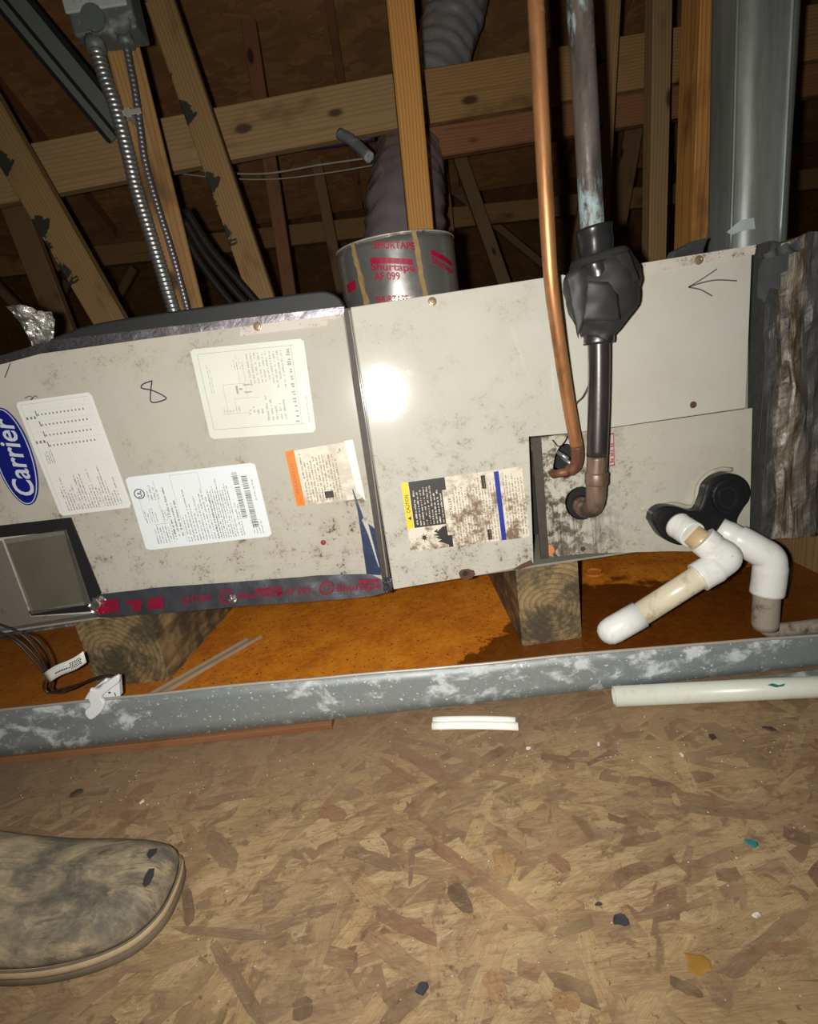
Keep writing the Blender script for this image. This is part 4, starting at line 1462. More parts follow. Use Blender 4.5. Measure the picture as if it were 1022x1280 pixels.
def vstrip(a0, a1, w, n=14, seed=0):
    rg_ = random.Random(seed)
    L = [(a0 + (a1 - a0) * k / n - w * rg_.uniform(.3, .6), k / n) for k in range(n + 1)]
    R = [(a0 + (a1 - a0) * k / n + w * rg_.uniform(.3, .6), k / n) for k in range(n + 1)]
    return [[L[k], R[k], R[k + 1], L[k + 1]] for k in range(n)]
col_patch('dried_glue_seam', vstrip(-.62, -.74, .10, seed=1), M['glue'])['label'] = 'tan dried glue line'
col_patch('dried_glue_seam', vstrip(.34, .28, .09, seed=2), M['glue'])
def col_text(st, a0, a1, t0, t1, drop, **kw):
    v, f = text2d(st, **kw)
    o = obj('tape_lettering', [cyl(a0 + x * (a1 - a0), CZ0 + (CZ1 - CZ0) * (t0 + y * (t1 - t0) - drop * x), CR + .0022) for x, y in v], f, M['ink_red'], col_)
def col_band(a0, a1, t0, t1, drop):
    K = 8
    col_patch('tape_band', [[(a0 + (a1 - a0) * k / K, t0 - drop * k / K), (a0 + (a1 - a0) * (k + 1) / K, t0 - drop * (k + 1) / K), (a0 + (a1 - a0) * (k + 1) / K, t1 - drop * (k + 1) / K), (a0 + (a1 - a0) * k / K, t1 - drop * k / K)] for k in range(K)], M['ink_red'], .0019)
col_text('SHURTAPE', -.36, .26, .84, .94, .10, bold=.03)
col_band(-.45, .20, .66, .74, .12)
col_text('Shurtape', -.45, .22, .53, .67, .12, bold=.03)
col_text('AF 099', -.42, -.02, .42, .53, .06, bold=.03)
col_text('SHURTAPE', -.45, .06, .10, .20, .06, bold=.03)
col_band(-1.05, -.80, .35, .48, -.02)
col_band(.52, 1.0, .66, .74, .16)
col_text('Shurtape', .52, 1.0, .52, .65, .16, bold=.03)

# small metal scrap by the duct
v, f = [], []
A = [on_y(836, 316, .04), on_y(862, 302, .05), on_y(884, 297, .06), on_y(872, 306, .06), on_y(880, 309, .05), on_y(846, 313, .035)]
zs = UZ1 + .002
B = [Vector((p.x, p.y, max(p.z, zs))) for p in A]
mid = sum(B, Vector()) / 6 + Vector((0, 0, .006))
v = B + [mid] + [Vector((p.x, p.y + .02, zs)) for p in B]
f = [(i, (i + 1) % 6, 6) for i in range(6)] + [(i, i + 7, (i + 1) % 6 + 7, (i + 1) % 6) for i in range(6)] + [tuple(range(12, 6, -1))]
sc_ = obj('metal_scrap', v, f, M['plenum_grey'])
recenter(sc_)
tag(sc_, 'small dark bent metal scrap on the cabinet beside the galvanised duct', 'metal scrap')

# ------------------------------------------------------------------ plenum and duct at the right end
ple = thing('supply_plenum', 'dark mastic streaked plenum at the right end of the unit', 'plenum', (.85, .2, .0153))
X0, X1 = .6675, 1.12
Z0, Z1 = .175, .712
nx, nz = 46, 54
v = []
for j in range(nz + 1):
    for i in range(nx + 1):
        x = X0 + (X1 - X0) * i / nx
        z = Z0 + (Z1 - Z0) * j / nz
        q = Vector((x * 16, 0, z * 7))
        y = -.006 - (z - .2) * tan(TILT) + .010 * noise.noise(q) + .006 * noise.noise(q * 2.7) + .003 * noise.noise(q * 6)
        if .70 < x < .77:
            y -= .012 * (.5 + .5 * noise.noise(Vector((x * 60, 1, z * 14))))
        zz = z + (.012 * noise.noise(Vector((x * 25, 4, 0))) if j == nz else 0)
        v.append(Vector((x, y, zz)))
f = [(j * (nx + 1) + i, j * (nx + 1) + i + 1, (j + 1) * (nx + 1) + i + 1, (j + 1) * (nx + 1) + i) for j in range(nz) for i in range(nx)]
n0 = len(v)
for (x, z) in ((X0, Z0), (X1, Z0), (X1, Z1 - .004), (X0, Z1 - .004)):
    v.append(Vector((x, .44, z)))
bl_ = [i for i in range(nx + 1)]
tl_ = [nz * (nx + 1) + i for i in range(nx + 1)]
ll_ = [j * (nx + 1) for j in range(nz + 1)]
rl_ = [j * (nx + 1) + nx for j in range(nz + 1)]
f += [tuple([n0, n0 + 1] + bl_[::-1]), tuple(tl_ + [n0 + 2, n0 + 3]), tuple(ll_ + [n0 + 3, n0]), tuple(rl_[::-1] + [n0 + 1, n0 + 2]), (n0 + 1, n0, n0 + 3, n0 + 2)]
obj('plenum_wrap', v, f, M['plenum'], ple)
plate('collar_cloth', [[(949, 338), (954, 324), (972, 320), (986, 314), (984, 338), (975, 342), (974, 362), (962, 360), (956, 378), (948, 372)]], .014, .018, M['plenum_grey'], ple)['label'] = 'dark grey mastic cloth flap at the corner'
v, f = grid_sheet([pp(*q, .016) for q in lerp_line([(947, 320), (965, 312), (985, 306), (1000, 300)], 20)], [pp(*q, .016) for q in lerp_line([(950, 328), (968, 322), (988, 318), (1004, 316)], 20)], 3, lambda p, i, j: PN * (.008 * noise.noise(p * 60)) + Vector((0, 0, .006 * noise.noise(p * 80))))
obj('torn_edge', v, f, M['plenum_grey'], ple)
for k, (a, b_) in enumerate([((962, 385), (948, 560)), ((970, 385), (955, 600))]):
    strip_px('fold_line', [a, b_], .0018, .022, M['steel_dark'], ple)
MB().box((.90, .08, .0153), (.95, .40, .176)).build('plenum_foot', M['wood_dull'], ple)

DYF, DYB = .22, .33
dx0, dx1 = on_y(922, 100, DYF).x, on_y(1003, 100, DYF).x
dz0 = Z1 + .014
gap_fill = MB()  # black filler added so the gap beside the plenum reads as deep shade
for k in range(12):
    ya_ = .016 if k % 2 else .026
    gap_fill.box((.6465 + .0017 * k, ya_ + .03, .195), (.6465 + .0017 * (k + 1), .36, .695))
gap_fill.build('gap_shade_fill', M['gap_shade'], ple)['label'] = 'black fill standing in for the deep shade of the gap'
duct = thing('sheet_metal_duct', 'tall galvanised sheet metal duct rising from the plenum', 'duct', ((dx0 + dx1) / 2, (DYF + DYB) / 2, dz0))
def duct_ring(z, g=0.0):
    x0, x1, y0, y1 = dx0 - g, dx1 + g, DYF - g, DYB + g
    pts = []
    r = .03
    for (cx_, cy_, a0) in ((x0 + r, y0 + r, pi), (x1 - r, y0 + r, 1.5 * pi), (x1 - r, y1 - r, 0), (x0 + r, y1 - r, .5 * pi)):
        for k in range(6):
            a = a0 + .5 * pi * k / 5
            pts.append(Vector((cx_ + r * cos(a), cy_ + r * sin(a), z)))
    return pts
zs_ = [dz0 + (2.55 - dz0) * k / 40 for k in range(41)]
v, f = [], []
for z in zs_:
    for p in duct_ring(z):
        w = (1 - abs((p.x - (dx0 + dx1) / 2) / (dx1 - dx0) * 2) ** 2)
        p.y -= .014 * max(0, w) if p.y < DYF + .08 else 0
        p += Vector((0, 1, 0)) * .003 * noise.noise(Vector((p.x * 14, 0, p.z * 4)))
        v.append(p)
n_ = 24
f = [(j * n_ + i, j * n_ + (i + 1) % n_, (j + 1) * n_ + (i + 1) % n_, (j + 1) * n_ + i) for j in range(40) for i in range(n_)]
obj('duct_sheet', v, f, M['duct'], duct, True)
tube('standing_seam', [Vector((dx1 - .035, DYF - .010 + .003 * noise.noise(Vector((1, 0, z * 4))), z)) for z in zs_], .0035, M['duct'], duct, 8)
tube('standing_seam', [Vector((dx0 + .002, DYF + .010 + .003 * noise.noise(Vector((1, 0, z * 4))), z)) for z in zs_], .0035, M['duct'], duct, 8)
v, f = grid_sheet([on_y(u, w, DYF - .02) for u, w in smooth_px([(908, 290), (925, 276), (942, 272)], 5)], [on_y(u, w, DYF - .034) for u, w in smooth_px([(914, 294), (930, 288), (944, 286)], 5)], 4)
obj('highlight_tab', v, f, simple('painted_highlight', (.70, .80, .80), .4, .1), duct, True)['label'] = 'pale tab with a painted highlight at the foot of the duct'  # highlight at the duct foot painted as a pale tab

# ------------------------------------------------------------------ plastic wrapped flexible duct
fd = thing('flexible_duct', 'flexible duct in shiny plastic jacket rising behind the foil covered collar', 'flexible duct', tuple(on_z(0, 0, 0) * 0 + Vector((-.05, .85, .0))))
path = [Vector((-.03, .95, .02)), Vector((-.02, .95, .45)), on_y(504, 310, .95), on_y(508, 240, 1.02), on_y(513, 190, 1.28)]
path2 = [on_y(513, 190, 1.28), on_y(532, 135, 1.40), on_y(560, 45, 1.48), on_y(580, -30, 1.5), on_y(580, -30, 1.5) + Vector((.04, .0, .18))]
cr = lambda p, q, i: .010 * noise.noise(Vector((q.x * 3, q.y * 3 + p.z * 4, p.z * 30))) + .006 * noise.noise(p * 50 + q * 4) + .003 * sin(i * 1.4)
pl = resample(catmull(path, 10), .012)
nn_ = len(pl)
tube('jacket', pl, lambda i: .145 - .025 * i / nn_, M['duct_film'], fd, 32, disp=cr)['label'] = 'purplish clear plastic jacket'
pl = resample(catmull(path2, 10), .012)
tube('jacket', pl, .112, M['duct_silver'], fd, 32, disp=cr)['label'] = 'silver crinkled upper jacket'

# ------------------------------------------------------------------ junction box, conduits, track, cables
JB = .50
jx0, jx1 = on_y(80, 0, JB).x, on_y(163, 0, JB).x
jz0 = on_y(120, 42, JB).z
jb = thing('junction_box', 'grey metal junction box fixed high on the conduit post', 'junction box', ((jx0 + jx1) / 2, JB + .04, jz0))
bevel(MB().box((jx0, JB, jz0), (jx1, JB + .072, jz0 + .16)).build('box_body', M['box_grey'], jb), .006)
bevel(MB().box((jx0 - .003, JB - .006, jz0 + .040), (jx1 - .008, JB, jz0 + .165)).build('lid', M['box_light'], jb), .003)
v, f = text2d('TX-23', bold=.01)
obj('lid_lettering', [(jx0 + .012 + x * .09, JB - .0065, jz0 + .055 + y * .02) for x, y in v], f, M['ink_soft'], jb)
A, B = on_y(116, 22, JB - .004), on_y(150, 28, JB - .004)
for p_, r_ in ((A, .026), (B, .023)):
    vv, ff = tube_vf([p_ + Vector((0, -.003, 0)), p_ + Vector((0, .004, 0))], r_, 18)
    obj('knockout', vv, ff, M['box_grey'], jb)
for (u, w, r_) in ((117, 48, .021), (155, 42, .017)):
    p_ = on_y(u, w, JB + .02)
    tube('connector', [Vector((p_.x, p_.y, jz0 + .004)), Vector((p_.x, p_.y, jz0 - .022))], r_, M['box_grey'], jb, 14)

def conduit(name, px, Y, r, pitch, mat, label, z_end=.25):
    P = [on_y(u, w, Y) for u, w in px]
    d = (P[-1] - P[-2]).normalized()
    P.append(P[-1] + d * ((z_end - P[-1].z) / d.z))
    pl = resample(catmull(P, 14), pitch / 5)
    o = tube(name, pl, lambda i: r * (1 - .13 * (1 if i % 5 == 0 else .35 if i % 5 in (1, 4) else 0)), mat, None, 14)
    recenter(o)
    tag(o, label, 'conduit')
    return o
conduit('flexible_conduit', [(117, 50), (128, 88), (143, 130), (158, 185), (170, 235), (190, 300), (217, 388)], JB + .02, .0165, .0105, M['steel_conduit'], 'thick bright flexible steel conduit running down the left side of the post')
conduit('armoured_cable', [(155, 42), (161, 75), (168, 110), (175, 160), (182, 205), (197, 258), (216, 318), (234, 385)], JB + .028, .0085, .0095, M['steel_dark'], 'thin dark armoured cable running down the middle of the post')
p_ = on_y(163, 143, JB + .028)
st_ = MB().box((p_.x - .03, p_.y - .012, p_.z - .006), (p_.x + .03, p_.y - .009, p_.z + .006)).box((p_.x - .008, p_.y - .013, p_.z - .010), (p_.x + .006, p_.y + .046, p_.z + .010)).build('conduit_strap', M['galv_edge'])
bevel(st_, .0015)
recenter(st_)
tag(st_, 'small steel strap clipping the two conduits to the post', 'strap')

# steel track at the top left
A, B = on_y(-36, -60, .98), on_y(150, 166, .98)
tr = thing('steel_track', 'dark steel track slanting down towards the conduits at top left', 'steel track', tuple((A + B) / 2))
ax = (B - A).normalized()
sd = Vector((ax.z, 0, -ax.x)).normalized()
def bar3(name, off, w, y0, y1, mat):
    v = []
    for e in (A, B):
        for s_, y in ((-1, y0), (1, y0), (1, y1), (-1, y1)):
            q = e + sd * (off + s_ * w / 2)
            v.append(Vector((q.x, .98 + y, q.z)))
    f = [(0, 1, 2, 3), (7, 6, 5, 4), (0, 4, 5, 1), (1, 5, 6, 2), (2, 6, 7, 3), (3, 7, 4, 0)]
    return obj(name, v, f, mat, tr)
bar3('track_web', 0, .088, .0, .006, M['track_light'])
bar3('track_lip', -.045, .016, -.02, .0, M['track'])
bar3('track_lip', .043, .010, -.02, .0, M['track'])
bar3('track_lip', .012, .010, -.012, .0, M['track'])

def cable(name, px, Y, r, mat, label, seg=8, cat='cable'):
    P = [on_y(u, w, Y if not isinstance(Y, list) else Y[i]) for i, (u, w) in enumerate(px)]
    o = tube(name, catmull(P, 8), r, mat, None, seg)
    recenter(o)
    tag(o, label, cat)
    return o
cable('pale_cable', [(205, 202), (260, 214), (330, 217), (400, 206), (470, 196)], 1.45, .004, M['cable_pale'], 'upper pale cable strung below the long beam left of the duct')
cable('pale_cable', [(205, 214), (270, 222), (340, 224), (410, 216), (470, 206)], 1.5, .003, M['cable_pale'], 'lower thin pale cable strung below the long beam left of the duct')
cable('purple_cable', [(270, 205), (340, 188), (400, 182), (468, 172)], 1.3, .012, M['cable_purple'], 'dark purple cable tucked under the long beam')
cable('pale_cable', [(578, 186), (640, 176), (700, 160), (760, 150), (840, 138)], 1.4, .0035, M['cable_pale'], 'thin pale cable under the reddish beam, right of the collar')
cable('pale_cable', [(578, 182), (640, 171), (700, 155), (760, 145), (840, 132)], 1.4, .0035, M['cord'], 'thin black cable just above the pale one under the reddish beam')
for k, (px, lab) in enumerate([
        ([(232, 262), (262, 310), (298, 352), (330, 392)], 'upper black cable of the bundle behind the conduit post'),
        ([(230, 275), (256, 318), (288, 358), (318, 395)], 'middle black cable of the bundle behind the conduit post'),
        ([(228, 290), (250, 328), (275, 362), (300, 396)], 'lower black cable of the bundle behind the conduit post')]):
    P = [on_y(u, w, .70 + .02 * k) for u, w in px]
    P += [P[-1] + Vector((.02, .01, -.12)), Vector((P[-1].x + .01, P[-1].y, .05))]
    o = tube('black_cable', catmull(P, 8), .011, M['cord'], None, 10)
    recenter(o)
    tag(o, lab, 'cable')
sp_ = tube('pipe_stub', resample(catmull([on_y(424, 167, .99), on_y(440, 176, .97), on_y(462, 197, .93)], 8), .008), .0165, M['galv'], None, 14)
recenter(sp_)
tag(sp_, 'short grey pipe stub poking out beside the plastic wrapped duct', 'pipe')

# ------------------------------------------------------------------ copper lines
def unit(a):
    return a.normalized()
LP = [on_y(u, w, y_) for u, w, y_ in ((664, -90, -.13), (669, 0, -.13), (674, 100, -.13), (681, 230, -.128), (688, 345, -.115), (698, 425, -.092), (708, 490, -.070))] + [on_y(716, 535, -.056), on_y(721, 562, -.050), on_y(720, 580, -.045), on_y(711, 589, -.038)]
ll = thing('liquid_line', 'thin bright copper pipe bending into the slot of the coil cabinet', 'pipe', tuple(LP[-1]))
top_ = LP[0] + (LP[0] - LP[1]).normalized() * .9
pts = catmull([top_] + LP, 10)
cut = int(len(pts) * .80)
tube('copper_pipe', pts[:cut + 1], .0105, M['copper'], ll, 18)
tube('corroded_bend', pts[cut:], .0108, M['copper_rust'], ll, 18)['label'] = 'brown corroded lower bend'
tube('inlet_stub', [on_y(712, 589, -.042), on_y(692, 593, -.028), on_y(690, 590, .02), on_y(692, 588, .09)], .0075, M['copper_rust'], ll, 14)
for k, (u, w) in enumerate(((700, 570), (707, 578))):
    a = on_y(u - 5, w - 6, .03)
    b_ = on_y(u + 10, w + 4, .012)
    tube('inner_fin_tube', [a, b_], .004, M['silver_inside'], coil, 10)

SY = -.085
SP = [on_y(u, w, SY) for u, w in ((718, -100), (724, 0), (732, 140), (739, 270), (744, 340), (748, 420), (748, 500), (746, 570), (745, 600))]
sl = thing('suction_line', 'thick greenish copper pipe with black wrapped joint entering the coil cabinet', 'pipe', tuple(SP[-1]))
top_ = SP[0] + (SP[0] - SP[1]).normalized() * .8
tube('upper_pipe', catmull([top_] + SP[:5], 10), .0172, M['copper_old'], sl, 22)['label'] = 'aged brown pipe with pale teal patina'
mid_ = catmull(SP[4:8], 10)
tube('lower_pipe', mid_, .0168, M['copper_dark'], sl, 22)['label'] = 'sooty dark lower pipe'
low = [SP[7], SP[8], on_y(744, 622, SY + .004), on_y(740, 634, SY + .022), on_y(732, 636, SY + .045), on_y(727, 632, -.02), on_y(725, 630, .02), on_y(725, 629, .09)]
tube('elbow', catmull(low, 8), .0165, M['copper_heat'], sl, 22)['label'] = 'heat marked copper elbow'
p_, q_ = on_y(745.5, 590, SY), on_y(744.8, 606, SY)
tube('coupling', [p_, p_.lerp(q_, .15), p_.lerp(q_, .5), p_.lerp(q_, .85), q_], lambda i: (.0175, .0192, .0186, .0192, .0175)[i], M['copper_heat'], sl, 22)
p_, q_ = on_y(747, 538, SY), on_y(746, 545, SY)
# insulation lump: sleeve, swollen body, overlapping flaps
rub = lambda amp, sc: (lambda p, q, i: amp * noise.noise(p * sc + q * 1.3) + amp * .5 * noise.noise(p * sc * 2.6 + q * 2))
P = [on_y(u, w, SY) for u, w in ((741, 284), (743, 300), (745, 318), (746, 335))]
tube('wrap_sleeve', resample(catmull(P, 6), .004), .0245, M['vinyl'], sl, 26, disp=rub(.0025, 40))['label'] = 'glossy black sleeve above the joint'
P = resample(catmull([on_y(u, w, SY) for u, w in ((748, 318), (750, 335), (751, 365), (751, 390), (748, 412), (744, 424))], 6), .004)
nb = len(P)
def body_r(i):
    t = i / (nb - 1)
    return .030 + .027 * sin(pi * min(1, t * 1.05 + .05)) ** .7 - .007 * t
tube('wrap_body', P, body_r, M['rubber'], sl, 36, disp=rub(.0065, 26))['label'] = 'bulging black foam wrap round the joint'
def flap(px, d, bulge, name):
    rows_ = []
    v = []
    n1, n2 = 12, 10
    TL, TR, BR, BL = [Vector((*q, 0)) for q in px]
    for j in range(n2 + 1):
        for i in range(n1 + 1):
            s_, t_ = i / n1, j / n2
            q = TL.lerp(TR, s_).lerp(BL.lerp(BR, s_), t_)
            e = sin(pi * s_) * .7 + .3 * sin(pi * t_)
            yy = SY - d - bulge * e + .004 * noise.noise(Vector((q.x * .05, q.y * .05, d * 50)))
            v.append(on_y(q.x + 1.5 * noise.noise(Vector((q.y * .2, 1, 1))), q.y + 1.5 * noise.noise(Vector((q.x * .2, 5, 1))), yy))
    f = [(j * (n1 + 1) + i, (j + 1) * (n1 + 1) + i, (j + 1) * (n1 + 1) + i + 1, j * (n1 + 1) + i + 1) for j in range(n2) for i in range(n1)]
    o = obj(name, v, f, M['rubber'], sl, True)
    sm_ = o.modifiers.new('solid', 'SOLIDIFY')
    sm_.thickness = .004
    return o
flap([(752, 322), (786, 312), (800, 350), (778, 362)], .038, .012, 'wrap_flap')
flap([(707, 344), (733, 332), (742, 362), (722, 424)], .034, .008, 'wrap_flap')
flap([(733, 352), (770, 352), (776, 400), (728, 402)], .050, .010, 'wrap_flap')
P = [on_y(u, w, SY - .044) for u, w in ((727, 350), (746, 354), (762, 347))]
tube('wrap_fold', resample(catmull([on_y(u, w, SY - .028) for u, w in ((744, 328), (746, 342), (748, 356))], 6), .003), .020, M['vinyl'], sl, 20, disp=rub(.002, 60))['label'] = 'glossy taped neck in the wrap'
P = [on_y(u, w, SY) for u, w in ((748, 408), (748, 420), (748, 430))]
tube('wrap_end', resample(catmull(P, 4), .004), .0225, M['vinyl'], sl, 20, disp=rub(.003, 50))
w_ = tube('sensor_wire', catmull([on_y(737, 478, -.075), on_y(728, 496, -.05), on_y(718, 508, -.045), on_y(709, 545, -.03), on_y(699, 558, -.014), on_y(690, 550, -.012)], 8), .0010, M['cord'], None, 6)
recenter(w_)
tag(w_, 'thin black wire looping between the two copper pipes', 'wire')

# ------------------------------------------------------------------ PVC drains
dl = thing('capped_drain_pipe', 'white capped drain stub slanting down left from the outlet', 'pipe', tuple(on_y(768, 785, -.13)))
A0, A1, A2 = on_y(846, 656, -.035), on_y(866, 669, -.075), on_y(876, 674, -.09)
EC = on_y(909, 700, -.112)
B1, B2 = on_y(872, 722, -.113), on_y(858, 731, -.113)
C1, C2 = on_y(800, 768, -.112), on_y(749, 797, -.110)
tube('threaded_adapter', [A0, A0.lerp(A1, .12), A0.lerp(A1, .2), A0.lerp(A1, .9), A1], lambda i: (.0240, .0250, .0238, .0242, .0232)[i], M['pvc'], dl, 24)
tube('yellowed_nipple', [A0.lerp(A1, .9), A1.lerp(EC, .55)], .0202, M['pvc_primer'], dl, 22)['label'] = 'tan stained short pipe'
pts = catmull([A2 + (EC - A2) * .02, A2.lerp(EC, .45), EC + Vector((.000, .004, .004)), EC.lerp(B1, .35), EC.lerp(B1, .75), B1], 8)
n_e = len(pts)
tube('elbow', pts, lambda i: .0245 + (.0014 if i < 7 or i > n_e - 16 else 0), M['pvc'], dl, 26)
tube('pipe', [EC.lerp(B1, .6), B1, B2, C1], .0208, M['pvc_tan'], dl, 24)['label'] = 'yellowed plain pipe'
D = (C2 - C1).normalized()
cp = [C1 - D * .0005, C1 + D * .001]
L_ = (C2 - C1).length
cap_pts = [C1, C1 + D * L_ * .5, C1 + D * L_ * .66, C1 + D * L_ * .80, C1 + D * L_ * .90, C1 + D * L_ * .97, C1 + D * L_]
tube('end_cap', cap_pts, lambda i: (.0242, .0242, .0242, .0226, .0185, .012, .003)[i], M['pvc'], dl, 26)['label'] = 'domed white end cap'

d2 = thing('drain_pipe', 'white elbowed drain pipe dropping into the pan at the far right', 'pipe', tuple(on_z(955, 793, .016)))
A0, A1 = on_y(897, 661, -.036), on_y(928, 677, -.062)
E1 = on_y(960, 700, -.085)
E2 = on_y(958, 742, -.088)
tube('threaded_adapter', [A0, A0.lerp(A1, .25), A0.lerp(A1, .35), A1], lambda i: (.0225, .0230, .0238, .0236)[i], M['pvc'], d2, 24)
pts = catmull([A0.lerp(A1, .75), A1, A1.lerp(E1, .6) + Vector((0, 0, .004)), E1 + Vector((.002, 0, .002)), E1.lerp(E2, .5) + Vector((.003, 0, 0)), E2], 8)
tube('elbow', pts, lambda i: .0265 + (.0012 if i > len(pts) - 14 else 0), M['pvc'], d2, 28)
F2 = Vector((E2.x, E2.y, .040))
tube('lower_pipe', catmull([E2 + Vector((0, 0, .02)), E2.lerp(F2, .3), F2], 5), .0222, M['pvc_dirty'], d2, 24)['label'] = 'grimy brown lower pipe'
tube('foot_elbow', catmull([F2 + Vector((0, 0, .01)), F2 + Vector((.006, 0, -.006)), F2 + Vector((.03, -.002, -.010)), F2 + Vector((.10, -.006, -.010)), F2 + Vector((.22, -.01, -.010))], 6), .0135, M['pvc_dirty'], d2, 18)

fp = on_z(765, 883, 0)
fq = on_z(1012, 882, 0)
y_a, y_b = fp.y + .002, fq.y + .022
pA, pB = Vector((fp.x + .004, y_a, .0177)), Vector((fq.x, y_b, .0177))
pB = pB + (pB - pA).normalized() * .35
lp = thing('loose_pvc_pipe', 'loose pale green-white pipe lying on the floor before the pan', 'pipe', (pA.x + .2, (pA.y + pB.y) / 2, 0))
v, f = tube_vf([pA, pB], .0168, 26, cap=False)
o = obj('pipe', v, f, M['pvc_green'], lp, True)
sm_ = o.modifiers.new('solid', 'SOLIDIFY')
sm_.thickness = .0026
sm_.offset = -1
dr_ = (pB - pA).normalized()
q_ = on_y(906, 856, y_a - .02)
base_ = pA.lerp(pB, .385)
v = [base_ + Vector((cos(a) * 0, 0, 0)) + dr_ * (t * .014) + Vector((0, -sin(a_) * .0172, cos(a_) * .0172)) for t, a_ in ((-1, .55), (-.3, .42), (.2, .62), (1, .5), (.6, .75), (-.2, .82)) for a in (0,)]
obj('green_smear', v, [tuple(range(6))], M['chip_teal'], lp)
tg = thing('steel_angle', 'thin grey steel edge lying between the pan and the loose pipe', 'metal strip', tuple(on_z(940, 853, 0)))
ga, gb = on_z(858, 853, .022), on_z(1012, 846, .022)
for g_ in (ga, gb):
    g_.y = PA.lerp(PB, (g_.x - PA.x) / (PB.x - PA.x)).y - .016
gd = (gb - ga).normalized()
gb = gb + gd * .3
v = []
for e in (ga, gb):
    for dy, z in ((0, .0005), (.002, .0005), (.002, .007), (.010, .007), (.010, .009), (0, .009)):
        v.append(Vector((e.x, e.y + dy, z)))
obj('angle_sheet', v, [(0, 1, 7, 6), (1, 2, 8, 7), (2, 3, 9, 8), (3, 4, 10, 9), (4, 5, 11, 10), (5, 0, 6, 11), (5, 4, 3, 2, 1, 0), (6, 7, 8, 9, 10, 11)], M['galv'], tg)

# white plastic channel on the floor
wa, wb = on_z(540, 913, 0), on_z(648, 914, 0)
d = (wb - wa).normalized()
nrm = Vector((-d.y, d.x, 0))
L = (wb - wa).length
ws = thing('white_channel', 'short white split plastic channel lying on the floor before the pan', 'plastic strip', tuple((wa + wb) / 2))
for k, (o0, r_, nm) in enumerate(((.006, .0062, 'front_half'), (.0185, .0066, 'back_half'))):
    v, f = [], []
    nn_ = 12
    for i in range(9):
        for j in range(nn_ + 1):
            a = pi * j / nn_
            sh = (.004 if k else .0) * 0
            skew = -.004 if (i == 8 and k == 1) else 0
            p = wa + d * (L * i / 8 + skew) + nrm * (o0 - cos(a) * r_) + Vector((0, 0, sin(a) * r_ * 1.35 + .0015))
            p += nrm * .0025 * sin(pi * i / 8)
            v.append(p)
    f = [(i * (nn_ + 1) + j, i * (nn_ + 1) + j + 1, (i + 1) * (nn_ + 1) + j + 1, (i + 1) * (nn_ + 1) + j) for i in range(8) for j in range(nn_)]
    o = obj(nm, v, f, M['white_strip'], ws, True)
    o.modifiers.new('solid', 'SOLIDIFY').thickness = .0012

# clear strip lying in the pan
ca, cb_ = on_z(186, 876, .017), on_z(325, 796, .017)
d = (cb_ - ca).normalized()
nrm = Vector((-d.y, d.x, 0))
cs = thing('clear_strip', 'clear plastic trim strip lying slantwise in the rusty pan', 'plastic strip', tuple((ca + cb_) / 2))
L = (cb_ - ca).length
def strip_box(name, o0, o1, z0, z1, e=0):
    v = [ca + d * s_ + nrm * o_ + Vector((0, 0, z)) for s_ in (0, L + e) for o_, z in ((o0, z0), (o1, z0), (o1, z1), (o0, z1))]
    obj(name, v, [(3, 2, 1, 0), (4, 5, 6, 7), (0, 1, 5, 4), (1, 2, 6, 5), (2, 3, 7, 6), (3, 0, 4, 7)], M['clear_strip'], cs)
strip_box('side_rib', -.010, -.0075, 0, .008)
strip_box('side_rib', .0135, .016, 0, .008, -.025)
strip_box('strip_web', -.0075, .0135, 0, .0018, -.012)

# ------------------------------------------------------------------ white float switch clipped over the pan rim, its wires and tag
def rim_y(x):                                   # y of the pan's rim at x
    t = (x - P0.x) / (P1.x - P0.x)
    return P0.lerp(P1, t).y + .010
RX = on_y(125, 872, -.10)
RY = rim_y(RX.x)
fsw = thing('float_switch', 'white plastic float switch clipped over the left pan rim', 'float switch', (RX.x, RY, .10))
def slab_y(name, px, Yf, Yb, mat, parent, bev=.0015):
    P = [on_y(u, v, Yf) for u, v in px]
    v, f = fill2d([[(p.x, p.z) for p in P]], Yb - Yf, bev)
    m = (Yf + Yb) / 2
    return obj(name, [(q.x, m - q.z, q.y) for q in v], f, mat, parent)
slab_y('switch_body', [(104, 877), (110, 866), (131, 849), (138, 853), (148, 847), (150, 870), (138, 880), (112, 884)], RY + .008, RY + .020, M['switch'], fsw)
slab_y('clip_arm', smooth_px([(112, 862), (122, 862), (131, 854), (146, 845), (148, 853), (138, 861), (126, 872), (130, 880), (126, 890), (114, 900), (107, 895), (106, 889), (112, 882), (109, 872)], 3), RY - .014, RY - .006, M['switch'], fsw, .002)
slab_y('clip_bridge', [(110, 868), (126, 858), (132, 862), (116, 872)], RY - .008, RY + .010, M['switch'], fsw, .001)
p_ = on_y(137, 866, RY + .0075)
MB().box((p_.x - .002, p_.y - .0006, p_.z - .001), (p_.x + .002, p_.y, p_.z + .002)).box((p_.x + .008, p_.y - .0006, p_.z - .008), (p_.x + .0095, p_.y, p_.z - .001)).build('switch_slot', M['gasket'], fsw)
WY = RY + .03
for k, px in enumerate([[(-40, 770), (0, 781), (28, 794), (48, 816), (58, 838)], [(-40, 782), (0, 791), (24, 801), (46, 822), (57, 840)], [(-40, 786), (0, 796), (20, 803), (42, 826), (55, 842)], [(28, 790), (44, 798), (58, 815), (67, 836)]]):
    P = [on_y(u, w, WY + .004 * k) for u, w in px]
    o = tube('thin_wire', catmull(P, 8), .0017, M['cord'], None, 8)
    recenter(o)
    tag(o, ['uppermost black wire drooping from the left edge to the paper tag', 'second black wire from the top running to the paper tag', 'lowest black wire from the left edge to the paper tag', 'short black wire curling down onto the paper tag'][k], 'wire')
